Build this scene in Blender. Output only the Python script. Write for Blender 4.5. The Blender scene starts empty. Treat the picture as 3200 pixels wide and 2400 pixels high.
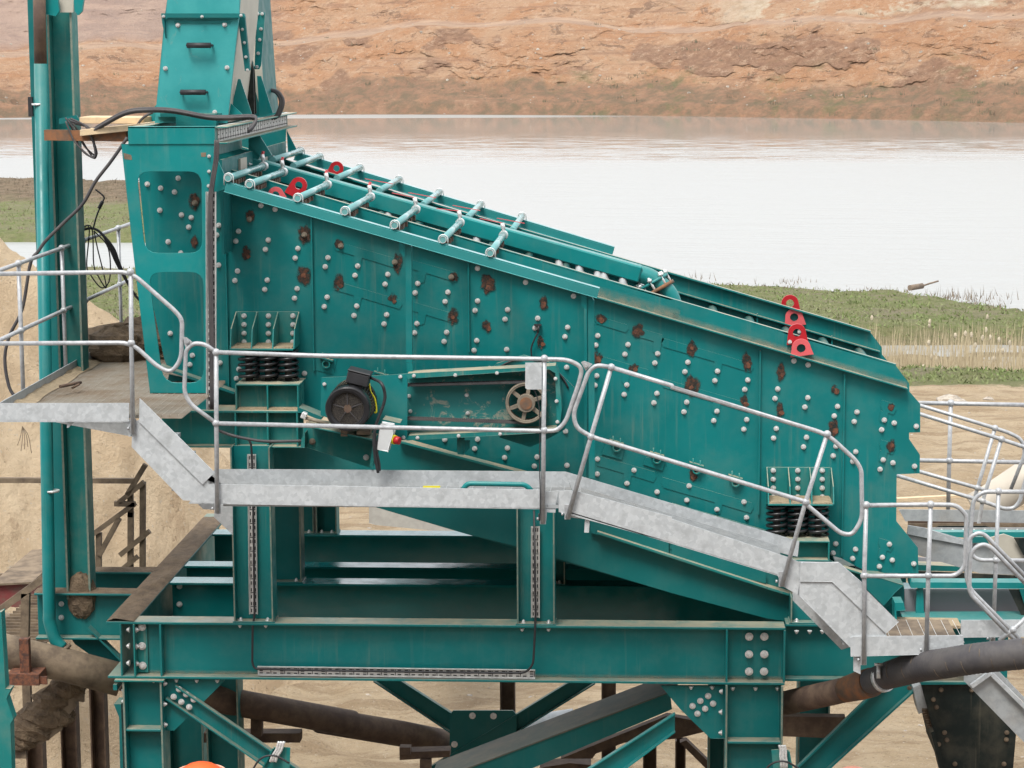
import bpy, math, random
from mathutils import Vector, Matrix, noise
from mathutils.geometry import tessellate_polygon
random.seed(7)
S = bpy.context.scene
# ------------------------------------------------------------------ camera
FPX = 7233.0                        # focal length in photo pixels (3200 wide)
CAM = Vector((0.0, -18.0, 8.3))
yc = Vector((425, 1077, FPX)).normalized()
zc = Vector((0.003, 1, 0)); zc = (zc - yc * zc.dot(yc)).normalized()
xc = yc.cross(zc) * -1              # camera frame here is left handed (right, up, forward)
right = Vector((xc[0], yc[0], zc[0])); up = Vector((xc[1], yc[1], zc[1])); fwd = Vector((xc[2], yc[2], zc[2]))
if right.x < 0: right, up, fwd = (Vector((-v.x, v.y, v.z)) for v in (right, up, fwd))
cd = bpy.data.cameras.new('camera'); cam = bpy.data.objects.new('camera', cd); S.collection.objects.link(cam)
cam.matrix_world = Matrix(((right.x, up.x, -fwd.x, CAM.x), (right.y, up.y, -fwd.y, CAM.y), (right.z, up.z, -fwd.z, CAM.z), (0, 0, 0, 1)))
cd.sensor_width = 36; cd.lens = 36 * FPX / 3200; cd.clip_start = .5; cd.clip_end = 4000
S.camera = cam
# ------------------------------------------------------------------ light
SUN_EL, SUN_AZ = math.radians(60), math.radians(200)     # azimuth clockwise from +Y
w = bpy.data.worlds.new('World'); S.world = w; w.use_nodes = True
nt = w.node_tree; nt.nodes.clear()
sky = nt.nodes.new('ShaderNodeTexSky'); sky.sky_type = 'NISHITA'; sky.sun_disc = False
sky.sun_elevation = SUN_EL; sky.sun_rotation = SUN_AZ; sky.air_density = 1.0; sky.dust_density = 4.0; sky.ozone_density = 1.0
hs = nt.nodes.new('ShaderNodeHueSaturation'); hs.inputs['Saturation'].default_value = .22
bg = nt.nodes.new('ShaderNodeBackground'); bg.inputs[1].default_value = .15
wo = nt.nodes.new('ShaderNodeOutputWorld')
nt.links.new(sky.outputs[0], hs.inputs['Color']); cl_ = nt.nodes.new('ShaderNodeMix'); cl_.data_type = 'RGBA'; cl_.inputs[0].default_value = .75; cl_.inputs[7].default_value = (4.9, 5.05, 5.3, 1)   # thin even cloud over the clear sky
nt.links.new(hs.outputs[0], cl_.inputs[6]); nt.links.new(cl_.outputs[2], bg.inputs[0]); nt.links.new(bg.outputs[0], wo.inputs[0])
sl = bpy.data.lights.new('sun', 'SUN'); sl.energy = 1.6; sl.angle = math.radians(20); sl.color = (1, .965, .9)
sun = bpy.data.objects.new('sun', sl); S.collection.objects.link(sun)
sd = Vector((math.sin(SUN_AZ) * math.cos(SUN_EL), math.cos(SUN_AZ) * math.cos(SUN_EL), math.sin(SUN_EL)))
sun.rotation_euler = sd.to_track_quat('Z', 'Y').to_euler(); sun.location = (0, -10, 40)
S.view_settings.view_transform = 'Standard'; S.view_settings.look = 'None'; S.view_settings.exposure = 1.15; S.view_settings.gamma = 1
# ------------------------------------------------------------------ measuring helpers
k0 = 1100 / 2212
ZN = {'A': (0, 0, k0), 'B': (1000, 0, k0), 'C': (2100, 0, k0), 'D': (0, 800, k0), 'E': (1000, 800, k0), 'F': (2100, 800, k0),
      'G': (0, 1575, k0), 'H': (1000, 1575, k0), 'I': (2100, 1575, k0), 'O': (0, 0, 3200 / 2212), 'J': (350, 0, 650 / 2157),
      'K': (900, 1100, 1000 / 2212), 'L': (0, 750, 500 / 1843), 'M': (0, 1750, 450 / 1149), 'N': (2700, 1500, 500 / 1659),
      'P': (2650, 1950, 550 / 2028), 'Q': (1700, 750, 500 / 2212), 'R': (650, 400, 600 / 2212), 'S': (500, 2200, 500 / 2212), 'T': (2350, 2200, 500 / 2212)}
def px(s):
    """'A 10,20 30,40 B 5,5' -> measured points of the photograph"""
    out = []; z = None
    for t in s.split():
        if t in ZN: z = ZN[t]
        else:
            x, y = t.split(','); out.append((z[0] + float(x) * z[2], z[1] + float(y) * z[2]))
    return out
def ray(p):
    return (right * (p[0] - 1600) + up * (1200 - p[1]) + fwd * FPX)
def W(p, Y):                        # where the sight line of p meets the upright plane Y
    if isinstance(p, str): p = px(p)[0]
    d = ray(p); return CAM + d * ((Y - CAM.y) / d.y)
def WZ(p, Z):
    if isinstance(p, str): p = px(p)[0]
    d = ray(p); return CAM + d * ((Z - CAM.z) / d.z)
def WS(s, Y): return [W(p, Y) for p in px(s)]
def pix(v):
    r = Vector(v) - CAM; f = r.dot(fwd); return (1600 + r.dot(right) / f * FPX, 1200 - r.dot(up) / f * FPX)
X_, Y_, Z_ = Vector((1, 0, 0)), Vector((0, 1, 0)), Vector((0, 0, 1))
V = Vector
# ------------------------------------------------------------------ materials
MAT = {}
def nodes(name):
    m = bpy.data.materials.new(name); m.use_nodes = True; t = m.node_tree; t.nodes.clear()
    o = t.nodes.new('ShaderNodeOutputMaterial'); b = t.nodes.new('ShaderNodeBsdfPrincipled'); t.links.new(b.outputs[0], o.inputs[0])
    MAT[name] = m; return m, t, b, o
def N(t, k, **kw):
    n = t.nodes.new(k)
    for a, v in kw.items(): setattr(n, a, v)
    return n
def nz(t, co, scale, detail=4, rough=.55, dist=0, stretch=None):
    if stretch:
        mp = N(t, 'ShaderNodeMapping'); mp.inputs['Scale'].default_value = stretch; t.links.new(co, mp.inputs[0]); co = mp.outputs[0]
    n = N(t, 'ShaderNodeTexNoise'); n.inputs['Scale'].default_value = scale; n.inputs['Detail'].default_value = detail
    n.inputs['Roughness'].default_value = rough; n.inputs['Distortion'].default_value = dist; t.links.new(co, n.inputs['Vector']); return n.outputs[0]
def rmp(t, fac, a, b, lo=0., hi=1.):
    n = N(t, 'ShaderNodeMapRange', interpolation_type='SMOOTHSTEP'); t.links.new(fac, n.inputs[0])
    for i, v in zip((1, 2, 3, 4), (a, b, lo, hi)): n.inputs[i].default_value = v
    return n.outputs[0]
def mx(t, fac, a, b):
    n = N(t, 'ShaderNodeMix', data_type='RGBA')
    if isinstance(fac, (int, float)): n.inputs[0].default_value = fac
    else: t.links.new(fac, n.inputs[0])
    for i, v in ((6, a), (7, b)):
        if isinstance(v, tuple): n.inputs[i].default_value = (*v[:3], 1)
        else: t.links.new(v, n.inputs[i])
    return n.outputs[2]
def mt(t, op, a, b=None):
    n = N(t, 'ShaderNodeMath', operation=op)
    for i, v in enumerate((a, b)):
        if v is None: continue
        if isinstance(v, (int, float)): n.inputs[i].default_value = v
        else: t.links.new(v, n.inputs[i])
    return n.outputs[0]
def bump(t, b, h, strength, dist):
    n = N(t, 'ShaderNodeBump'); n.inputs['Strength'].default_value = strength; n.inputs['Distance'].default_value = dist
    t.links.new(h, n.inputs['Height']); t.links.new(n.outputs[0], b.inputs['Normal']); return n
def geo(t): return N(t, 'ShaderNodeNewGeometry')
def upness(t):
    g = geo(t); s = N(t, 'ShaderNodeSeparateXYZ'); t.links.new(g.outputs['Normal'], s.inputs[0]); return g.outputs['Position'], s.outputs[2]
DUST = (.36, .3, .21)
def paint(name, col, rough=.36, dust=.8, grime=.16, streak=.1):
    m, t, b, o = nodes(name); pos, nzv = upness(t)
    c = mx(t, rmp(t, nz(t, pos, 1.3, 4), .3, .75), col, tuple(v * .82 for v in col))
    g = rmp(t, nz(t, pos, 3.5, 6, .65), .42, .72, 0, grime)
    c = mx(t, g, c, tuple(.6 * a + .4 * d for a, d in zip(col, DUST)))
    st = mt(t, 'MULTIPLY', rmp(t, nz(t, pos, 1, 4, .6, 0, (26, 26, 1.3)), .52, .75, 0, streak * 1.5), rmp(t, nz(t, pos, 1.1, 4, .6), .4, .65))
    c = mx(t, st, c, DUST)
    upf = rmp(t, nzv, .55, .95)
    dn = mt(t, 'MULTIPLY', upf, rmp(t, nz(t, pos, 5, 6, .7), .3, .62, dust * .35, dust))
    c = mx(t, dn, c, DUST)
    t.links.new(c, b.inputs['Base Color'])
    r = mt(t, 'ADD', rmp(t, nz(t, pos, 8, 3), .3, .7, rough - .06, rough + .1), mt(t, 'MULTIPLY', dn, .12)); t.links.new(r, b.inputs['Roughness'])
    b.inputs['Specular IOR Level'].default_value = .32 if rough > .25 else .6
    bump(t, b, nz(t, pos, 90, 2), .12, .002); return m
def plain(name, col, rough=.6, metal=0, var=.25, scale=9, bmp=.2, bd=.004, spec=.5, col2=None):
    m, t, b, o = nodes(name); pos = geo(t).outputs['Position']
    c = mx(t, rmp(t, nz(t, pos, scale, 6, .65), .35, .68), col, col2 or tuple(v * (1 - var) for v in col))
    t.links.new(c, b.inputs['Base Color']); b.inputs['Roughness'].default_value = rough; b.inputs['Metallic'].default_value = metal
    b.inputs['Specular IOR Level'].default_value = spec
    bump(t, b, nz(t, pos, scale * 5, 5), bmp, bd); return m
GREEN = (.0035, .165, .166)
paint('green_paint', GREEN)
paint('green_clean', (.006, .205, .205), .36, .15, .18, .06)
paint('green_dark', (.004, .14, .14), .45, .5, .1, .03)  # copy of the frame green, darkened for steel standing in shade
paint('green_shade', (.004, .135, .135), .5, .5, .08, .03)  # darker still: shade put into the colour of back and inner parts
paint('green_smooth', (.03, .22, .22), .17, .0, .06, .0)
paint('green_wet_shade', (.004, .135, .135), .17, .0, .06, .0); paint('green_tube', (.13, .33, .33), .2, .0, .05, .0)  # first one: glossy back beams, base colour darkened for their shade
plain('gritty_green', (.075, .095, .08), .7, 0, .4, 5, .3, col2=(.14, .13, .1))
plain('gritty_grating', (.3, .275, .23), .7, 0, .35, 3, .2, col2=(.22, .17, .12))
plain('edge_dust', (.2, .215, .17), .8, 0, .3, 20, .1, col2=(.1, .17, .14))
paint('green_dusty', (.008, .175, .165), .5, .95, .35, .25)
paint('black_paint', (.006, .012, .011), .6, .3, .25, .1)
m, t, b, o = nodes('galvanised'); pos, u_ = upness(t)
vo = N(t, 'ShaderNodeTexVoronoi'); vo.inputs['Scale'].default_value = 34; t.links.new(pos, vo.inputs['Vector'])
sp = N(t, 'ShaderNodeSeparateXYZ'); t.links.new(vo.outputs['Color'], sp.inputs[0])
c = mx(t, sp.outputs[0], (.44, .465, .48), (.555, .58, .595)); c = mx(t, rmp(t, nz(t, pos, 9, 6, .7), .45, .75), c, (.39, .41, .42))
c = mx(t, rmp(t, nz(t, pos, 30, 4, .7), .62, .75, 0, .5), c, (.64, .67, .69))
c = mx(t, rmp(t, nz(t, pos, 2.2, 5, .6), .6, .85, 0, .35), c, (.36, .31, .24))
t.links.new(c, b.inputs['Base Color']); b.inputs['Metallic'].default_value = .25
t.links.new(rmp(t, sp.outputs[1], 0, 1, .42, .62), b.inputs['Roughness'])
m, t, b, o = nodes('galvanised_tube'); pos, u_ = upness(t)
c = mx(t, rmp(t, nz(t, pos, 24, 5, .7), .35, .7), (.42, .43, .44), (.29, .3, .315)); c = mx(t, rmp(t, nz(t, pos, 3, 5, .6), .55, .8, 0, .3), c, (.4, .34, .26))
t.links.new(c, b.inputs['Base Color']); b.inputs['Metallic'].default_value = .2; b.inputs['Roughness'].default_value = .42
m, t, b, o = nodes('galvanised_dull'); pos, u_ = upness(t)
c = mx(t, rmp(t, nz(t, pos, 14, 6, .7), .35, .7), (.36, .38, .39), (.27, .29, .3)); c = mx(t, rmp(t, nz(t, pos, 2, 5, .6), .5, .8, 0, .4), c, (.33, .27, .2))
t.links.new(c, b.inputs['Base Color']); b.inputs['Roughness'].default_value = .55
plain('zinc', (.76, .76, .75), .3, .35, .35, 60, .05)
plain('tray_steel', (.62, .62, .6), .5, .1, .3, 20, .05)
plain('rust', (.17, .062, .03), .85, 0, .5, 30, .5, col2=(.05, .026, .02))
plain('rust_brown', (.07, .042, .03), .8, 0, .5, 7, .3, col2=(.13, .085, .055))
plain('rust_orange', (.24, .1, .04), .8, 0, .4, 9, .3, col2=(.1, .07, .05))
plain('muddy_steel', (.2, .15, .1), .85, 0, .4, 6, .5, col2=(.09, .065, .045))
plain('mud', (.17, .12, .075), .95, 0, .4, 12, .9, .02, col2=(.1, .07, .045))
plain('sand_dust', (.36, .28, .18), .95, 0, .25, 15, .7, .02)
plain('red_paint', (.42, .012, .02), .38, 0, .2, 6, .05)
plain('red_light', (.62, .1, .11), .5, 0, .15, 6, .05)
plain('red_old', (.17, .03, .03), .7, 0, .5, 5, .3, col2=(.12, .08, .06))
plain('rubber', (.022, .022, .025), .55, 0, .3, 12, .2)
plain('hose_rubber', (.045, .042, .046), .68, 0, .3, 6, .3, col2=(.075, .068, .066))
plain('spring_black', (.014, .014, .016), .32, 0, .3, 12, .1)
plain('cast_pulley', (.22, .185, .14), .75, 0, .35, 12, .3)
plain('timber', (.62, .47, .29), .8, 0, .25, 8, .3, col2=(.45, .35, .24))
plain('concrete', (.42, .4, .36), .9, 0, .2, 6, .4)
plain('cream', (.46, .43, .36), .6, 0, .12, 4, .1)
plain('grey_panel', (.27, .27, .29), .7, 0, .08, 3, .1)
plain('white_plastic', (.55, .56, .56), .45, 0, .06, 6, .02)
plain('yellow', (.75, .68, .02), .5, 0, .05, 6, .02)
plain('orange', (.85, .13, .035), .35, 0, .08, 6, .02)
plain('orange_pale', (.9, .42, .3), .35, 0, .08, 6, .02)
plain('white_pipe', (.46, .41, .34), .6, 0, .1, 3, .1)
m, t, b, o = nodes('green_pale'); pos, u_ = upness(t)                 # chalky, weathered chute paint
c = mx(t, rmp(t, nz(t, pos, 2.5, 6, .65), .3, .7), (.02, .26, .265), (.045, .32, .32)); c = mx(t, rmp(t, nz(t, pos, 7, 6, .7, 1.2), .6, .78, 0, .4), c, DUST)
t.links.new(c, b.inputs['Base Color']); b.inputs['Roughness'].default_value = .5
m, t, b, o = nodes('guard_back'); pos, u_ = upness(t)                 # belt guard back panel: paint with dust splashes
c = mx(t, rmp(t, nz(t, pos, 7, 7, .75, .8), .54, .63, .02, .75), (.006, .165, .16), (.34, .32, .25)); t.links.new(c, b.inputs['Base Color']); b.inputs['Roughness'].default_value = .6
m, t, b, o = nodes('grille'); pos, u_ = upness(t)
c = mx(t, rmp(t, nz(t, pos, 160, 2), .45, .55), (.1, .085, .07), (.03, .027, .025)); t.links.new(c, b.inputs['Base Color']); b.inputs['Roughness'].default_value = .7
m, t, b, o = nodes('scorch')                                          # soft rusty burn mark round each bolt hole
at = N(t, 'ShaderNodeAttribute', attribute_name='fade'); pos = geo(t).outputs['Position']
f = mt(t, 'MULTIPLY', at.outputs['Fac'], rmp(t, nz(t, pos, 26, 5, .7), .25, .6)); f = rmp(t, f, .1, .5, 0, .93)
tr = N(t, 'ShaderNodeBsdfTransparent'); ms = N(t, 'ShaderNodeMixShader'); b.inputs['Base Color'].default_value = (.022, .02, .016, 1); b.inputs['Roughness'].default_value = .9
c = mx(t, rmp(t, nz(t, pos, 40, 5, .7), .4, .65), (.012, .016, .014), (.09, .035, .018)); t.links.new(c, b.inputs['Base Color'])
t.links.new(f, ms.inputs[0]); t.links.new(tr.outputs[0], ms.inputs[1]); t.links.new(b.outputs[0], ms.inputs[2]); t.links.new(ms.outputs[0], o.inputs[0])
m, t, b, o = nodes('dust_film')                                       # sand settled along a ledge, fading out
at = N(t, 'ShaderNodeAttribute', attribute_name='fade'); pos = geo(t).outputs['Position']
f = mt(t, 'MULTIPLY', at.outputs['Fac'], rmp(t, nz(t, pos, 9, 5, .7), .25, .7, .1, .65)); tr = N(t, 'ShaderNodeBsdfTransparent'); ms = N(t, 'ShaderNodeMixShader')
b.inputs['Base Color'].default_value = (*DUST, 1); b.inputs['Roughness'].default_value = .95
t.links.new(f, ms.inputs[0]); t.links.new(tr.outputs[0], ms.inputs[1]); t.links.new(b.outputs[0], ms.inputs[2]); t.links.new(ms.outputs[0], o.inputs[0])
# ------------------------------------------------------------------ mesh helpers
def wl(o):
    v = V((0, 0, 0))
    while o: v = v + o.location; o = o.parent
    return v
def tag(o, label=None, cat=None, group=None, kind=None):
    if label: o['label'] = label
    if cat: o['category'] = cat
    if group: o['group'] = group
    if kind: o['kind'] = kind
    return o
def thing(name, loc, label, cat, group=None):
    o = bpy.data.objects.new(name, None); S.collection.objects.link(o); o.location = loc; o.empty_display_size = .1
    return tag(o, label, cat, group)
class MB:
    def __init__(s): s.v = []; s.f = []; s.sm = []; s.mi = []; s.m = 0; s.fade = {}
    def face(s, idx, sm=False): s.f.append(tuple(idx)); s.sm.append(sm); s.mi.append(s.m)
    def hexa(s, c):                 # c: 8 corners, bottom 4 then top 4
        n = len(s.v); s.v += [V(p) for p in c]
        for q in ((0, 3, 2, 1), (4, 5, 6, 7), (0, 1, 5, 4), (1, 2, 6, 5), (2, 3, 7, 6), (3, 0, 4, 7)): s.face([n + i for i in q])
        return s
    def box(s, a, b):
        x0, x1 = sorted((a[0], b[0])); y0, y1 = sorted((a[1], b[1])); z0, z1 = sorted((a[2], b[2]))
        return s.hexa([(x0, y0, z0), (x1, y0, z0), (x1, y1, z0), (x0, y1, z0), (x0, y0, z1), (x1, y0, z1), (x1, y1, z1), (x0, y1, z1)])
    def ob(s, p, q, sv, uv, s0, s1, u0, u1):     # oriented box along p-q
        p, q = V(p), V(q)
        return s.hexa([p + sv * s0 + uv * u0, q + sv * s0 + uv * u0, q + sv * s1 + uv * u0, p + sv * s1 + uv * u0,
                       p + sv * s0 + uv * u1, q + sv * s0 + uv * u1, q + sv * s1 + uv * u1, p + sv * s1 + uv * u1])
    def bar(s, p, q, w, h, upv=Z_):
        p, q = V(p), V(q); d = (q - p).normalized()
        if abs(d.dot(upv)) > .99: upv = Y_
        sv = d.cross(upv).normalized(); uv = sv.cross(d).normalized()
        return s.ob(p, q, sv, uv, -w / 2, w / 2, -h / 2, h / 2)
    def prism(s, pts, y1, holes=()):             # pts on an upright plane, pushed back to depth y1
        loops = [list(pts)] + [list(h) for h in holes]
        n = len(s.v); flat = [p for l in loops for p in l]; k = len(flat)
        s.v += [V(p) for p in flat] + [V((p[0], y1, p[2])) for p in flat]
        for tri in tessellate_polygon([[V((p[0], p[2], 0)) for p in l] for l in loops]):
            a, b_, c_ = tri; A, B, C = flat[a], flat[b_], flat[c_]
            cr = (B[0] - A[0]) * (C[2] - A[2]) - (B[2] - A[2]) * (C[0] - A[0])
            if abs(cr) < 1e-10: continue
            if cr < 0: b_, c_ = c_, b_
            s.face((n + a, n + b_, n + c_)); s.face((n + k + a, n + k + c_, n + k + b_))
        o = 0
        for l in loops:
            m = len(l)
            for i in range(m): j = (i + 1) % m; s.face((n + o + i, n + k + o + i, n + k + o + j, n + o + j))
            o += m
        return s
    def ppx(s, st, y0, y1, holes=()): return s.prism(WS(st, y0), y1, [WS(h, y0) if isinstance(h, str) else h for h in holes])
    def tube(s, pts, r, n=10, caps=True, rr=None, closed=False):
        pts = [V(p) for p in pts]; k = len(pts); b0 = len(s.v); ref = None
        for i, p in enumerate(pts):
            if closed: d = (pts[(i + 1) % k] - pts[i - 1])
            else: d = (pts[min(i + 1, k - 1)] - pts[max(i - 1, 0)])
            d = d.normalized() if d.length > 1e-9 else X_
            if ref is None: ref = d.orthogonal().normalized()
            a = (ref - d * ref.dot(d))
            a = a.normalized() if a.length > 1e-6 else d.orthogonal().normalized()
            ref = a; c = d.cross(a); R = rr[i] if rr else r
            for j in range(n):
                th = 2 * math.pi * j / n; s.v.append(p + (a * math.cos(th) + c * math.sin(th)) * R)
        for i in range(k if closed else k - 1):
            for j in range(n):
                A = b0 + i * n; B = b0 + ((i + 1) % k) * n; s.face((A + j, A + (j + 1) % n, B + (j + 1) % n, B + j), True)
        if caps and not closed: s.face([b0 + n - 1 - j for j in range(n)]); s.face([b0 + (k - 1) * n + j for j in range(n)])
        return s
    def cyl(s, p, q, r, n=16, r2=None): return s.tube([p, q], r, n, rr=[r, r if r2 is None else r2])
    def ball(s, c, r, n=10, m=6, sc=(1, 1, 1), jit=0):
        b0 = len(s.v)
        for i in range(m + 1):
            ph = math.pi * i / m
            for j in range(n):
                th = 2 * math.pi * j / n; R = r * (1 + (random.random() - .5) * jit)
                s.v.append(V(c) + V((math.sin(ph) * math.cos(th) * sc[0], math.sin(ph) * math.sin(th) * sc[1], math.cos(ph) * sc[2])) * R)
        for i in range(m):
            for j in range(n):
                A = b0 + i * n; B = A + n; s.face((A + j, B + j, B + (j + 1) % n, A + (j + 1) % n), jit == 0)
        return s
    def ring(s, c, ax, ro, ri, dep, n=28):       # flat ring with square section
        ax = V(ax).normalized(); a = ax.orthogonal().normalized(); b_ = ax.cross(a); b0 = len(s.v); c = V(c)
        for j in range(n):
            th = 2 * math.pi * j / n; e = a * math.cos(th) + b_ * math.sin(th)
            s.v += [c + e * ri, c + e * ro, c + e * ro + ax * dep, c + e * ri + ax * dep]
        for j in range(n):
            A = b0 + 4 * j; B = b0 + 4 * ((j + 1) % n)
            for q in range(4): s.face((A + q, A + (q + 1) % 4, B + (q + 1) % 4, B + q), q in (1, 3))
        return s
    def decal(s, c, r, seed, sx=1, sz=1):        # soft edged stain lying on a plane facing -Y
        rnd = random.Random(seed); n = 14; b0 = len(s.v); s.v.append(V(c)); s.fade[b0] = 1
        for ri_, fd in ((.5, .8), (1, 0)):
            for j in range(n):
                th = 2 * math.pi * j / n; R = r * ri_ * (rnd.uniform(.75, 1.25)); s.v.append(V(c) + V((math.cos(th) * R * sx, 0, math.sin(th) * R * sz))); s.fade[len(s.v) - 1] = fd
        for j in range(n): k = (j + 1) % n; s.face((b0, b0 + 1 + j, b0 + 1 + k)); s.face((b0 + 1 + j, b0 + 1 + n + j, b0 + 1 + n + k, b0 + 1 + k))
        return s
    def film(s, p, q, dv):                       # strip from edge p-q fading to 0 along dv
        b0 = len(s.v); p, q = V(p), V(q); s.v += [p, q, q + V(dv), p + V(dv)]
        s.fade.update({b0: 1, b0 + 1: 1, b0 + 2: 0, b0 + 3: 0}); s.face((b0, b0 + 1, b0 + 2, b0 + 3)); return s
    def grid(s, P, sm=True):
        r, c = len(P), len(P[0]); b0 = len(s.v)
        for row in P: s.v += [V(p) for p in row]
        for i in range(r - 1):
            for j in range(c - 1): a = b0 + i * c + j; s.face((a, a + 1, a + c + 1, a + c), sm)
        return s
    def split(s, name, mat, parent=None, **kw):      # every loose piece becomes an object of its own
        par = list(range(len(s.v)))
        def find(a):
            while par[a] != a: par[a] = par[par[a]]; a = par[a]
            return a
        for f in s.f:
            for q in f[1:]: par[find(q)] = find(f[0])
        gr = {}
        for i, f in enumerate(s.f): gr.setdefault(find(f[0]), []).append(i)
        out = []
        for fs in gr.values():
            m_ = MB(); mp = {}
            for i in fs:
                for q in s.f[i]:
                    if q not in mp: mp[q] = len(m_.v); m_.v.append(s.v[q])
                m_.f.append(tuple(mp[q] for q in s.f[i])); m_.sm.append(s.sm[i]); m_.mi.append(0)
            out.append(m_.build(name, mat, parent, **kw))
        return out[0]
    def build(s, name, mat, parent=None, label=None, cat=None, group=None, kind=None, origin=None, bevel=0):
        me = bpy.data.meshes.new(name)
        if origin is None:
            if parent: origin = wl(parent)
            elif kind == 'structure': origin = V((0, 0, 0))
            else:
                xs = [v.x for v in s.v]; ys = [v.y for v in s.v]; zs = [v.z for v in s.v]
                origin = V(((min(xs) + max(xs)) / 2, (min(ys) + max(ys)) / 2, min(zs)))
        me.from_pydata([tuple(v - origin) for v in s.v], [], s.f)
        mats = mat if isinstance(mat, (list, tuple)) else [mat]
        for m_ in mats: me.materials.append(MAT[m_])
        me.polygons.foreach_set('use_smooth', s.sm); me.polygons.foreach_set('material_index', s.mi)
        if s.fade:
            at = me.attributes.new('fade', 'FLOAT', 'POINT'); at.data.foreach_set('value', [s.fade.get(i, 0.) for i in range(len(s.v))])
        me.update(); o = bpy.data.objects.new(name, me); S.collection.objects.link(o)
        if parent: o.parent = parent; o.location = origin - wl(parent)
        else: o.location = origin
        if bevel:
            bm = o.modifiers.new('edge', 'BEVEL'); bm.width = bevel; bm.segments = 1; bm.limit_method = 'ANGLE'; bm.angle_limit = .9
        tag(o, label, cat, group, kind); s.obj = o; return o
def fil(pts, r, n=5):               # round the corners of a 3D polyline
    pts = [V(p) for p in pts]; out = [pts[0]]
    for i in range(1, len(pts) - 1):
        p = pts[i]; a = pts[i - 1] - p; b_ = pts[i + 1] - p; rr = min(r, a.length * .48, b_.length * .48)
        A = p + a.normalized() * rr; B = p + b_.normalized() * rr
        for j in range(n + 1):
            t_ = j / n; out.append(A * (1 - t_) ** 2 + p * 2 * t_ * (1 - t_) + B * t_ ** 2)
    return out + [pts[-1]]
def smooth(pts, n=6):               # Catmull-Rom through points
    pts = [V(p) for p in pts]; P = [pts[0] * 2 - pts[1]] + pts + [pts[-1] * 2 - pts[-2]]; out = []
    for i in range(1, len(P) - 2):
        for j in range(n):
            t_ = j / n; a, b_, c, d = P[i - 1:i + 3]
            out.append(.5 * ((2 * b_) + (c - a) * t_ + (2 * a - 5 * b_ + 4 * c - d) * t_ ** 2 + (3 * b_ - a - 3 * c + d) * t_ ** 3))
    return out + [pts[-1]]
def rect_r(x0, z0, x1, z1, r): pass
def copy_obj(o, parent, loc):
    c = o.copy(); S.collection.objects.link(c); c.parent = parent; c.location = V(loc) - (wl(parent) if parent else V((0, 0, 0)))
    for k in ('label', 'category', 'group'):
        if parent and k in c: del c[k]
    return c
def ibeam(mb, p, q, dep, wid, tf=.016, tw=.011, upv=Z_):
    p, q = V(p), V(q); d = (q - p).normalized()
    if abs(d.dot(upv)) > .95: upv = Y_
    sv = d.cross(upv).normalized(); uv = sv.cross(d).normalized()
    mb.ob(p, q, sv, uv, -wid / 2, wid / 2, dep / 2 - tf, dep / 2); mb.ob(p, q, sv, uv, -wid / 2, wid / 2, -dep / 2, -dep / 2 + tf)
    mb.ob(p, q, sv, uv, -tw / 2, tw / 2, -dep / 2 + tf, dep / 2 - tf); return mb
# proto bolts (huck bolt: washer, collar, dome) facing -Y
def bolt_mb(r=.02):
    b_ = MB(); b_.cyl((0, 0, 0), (0, -.006, 0), r * 1.05, 14); b_.cyl((0, -.006, 0), (0, -.019, 0), r * .78, 6); b_.cyl((0, -.019, 0), (0, -.027, 0), r * .42, 8); return b_
bolt0 = {}
def bolt(parent, loc, r=.02, mat='zinc', axis=None):
    key = (round(r, 3), mat)
    if key not in bolt0:
        o = bolt_mb(r).build('bolt', mat, parent, origin=V((0, 0, 0))); bolt0[key] = o; o.location = V(loc) - wl(parent)
    else: o = copy_obj(bolt0[key], parent, loc)
    if axis is not None: o.rotation_euler = V((0, -1, 0)).rotation_difference(V(axis)).to_euler()
    elif o is not bolt0[key]: o.rotation_euler = (0, random.uniform(0, 1), 0)
    return o
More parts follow.
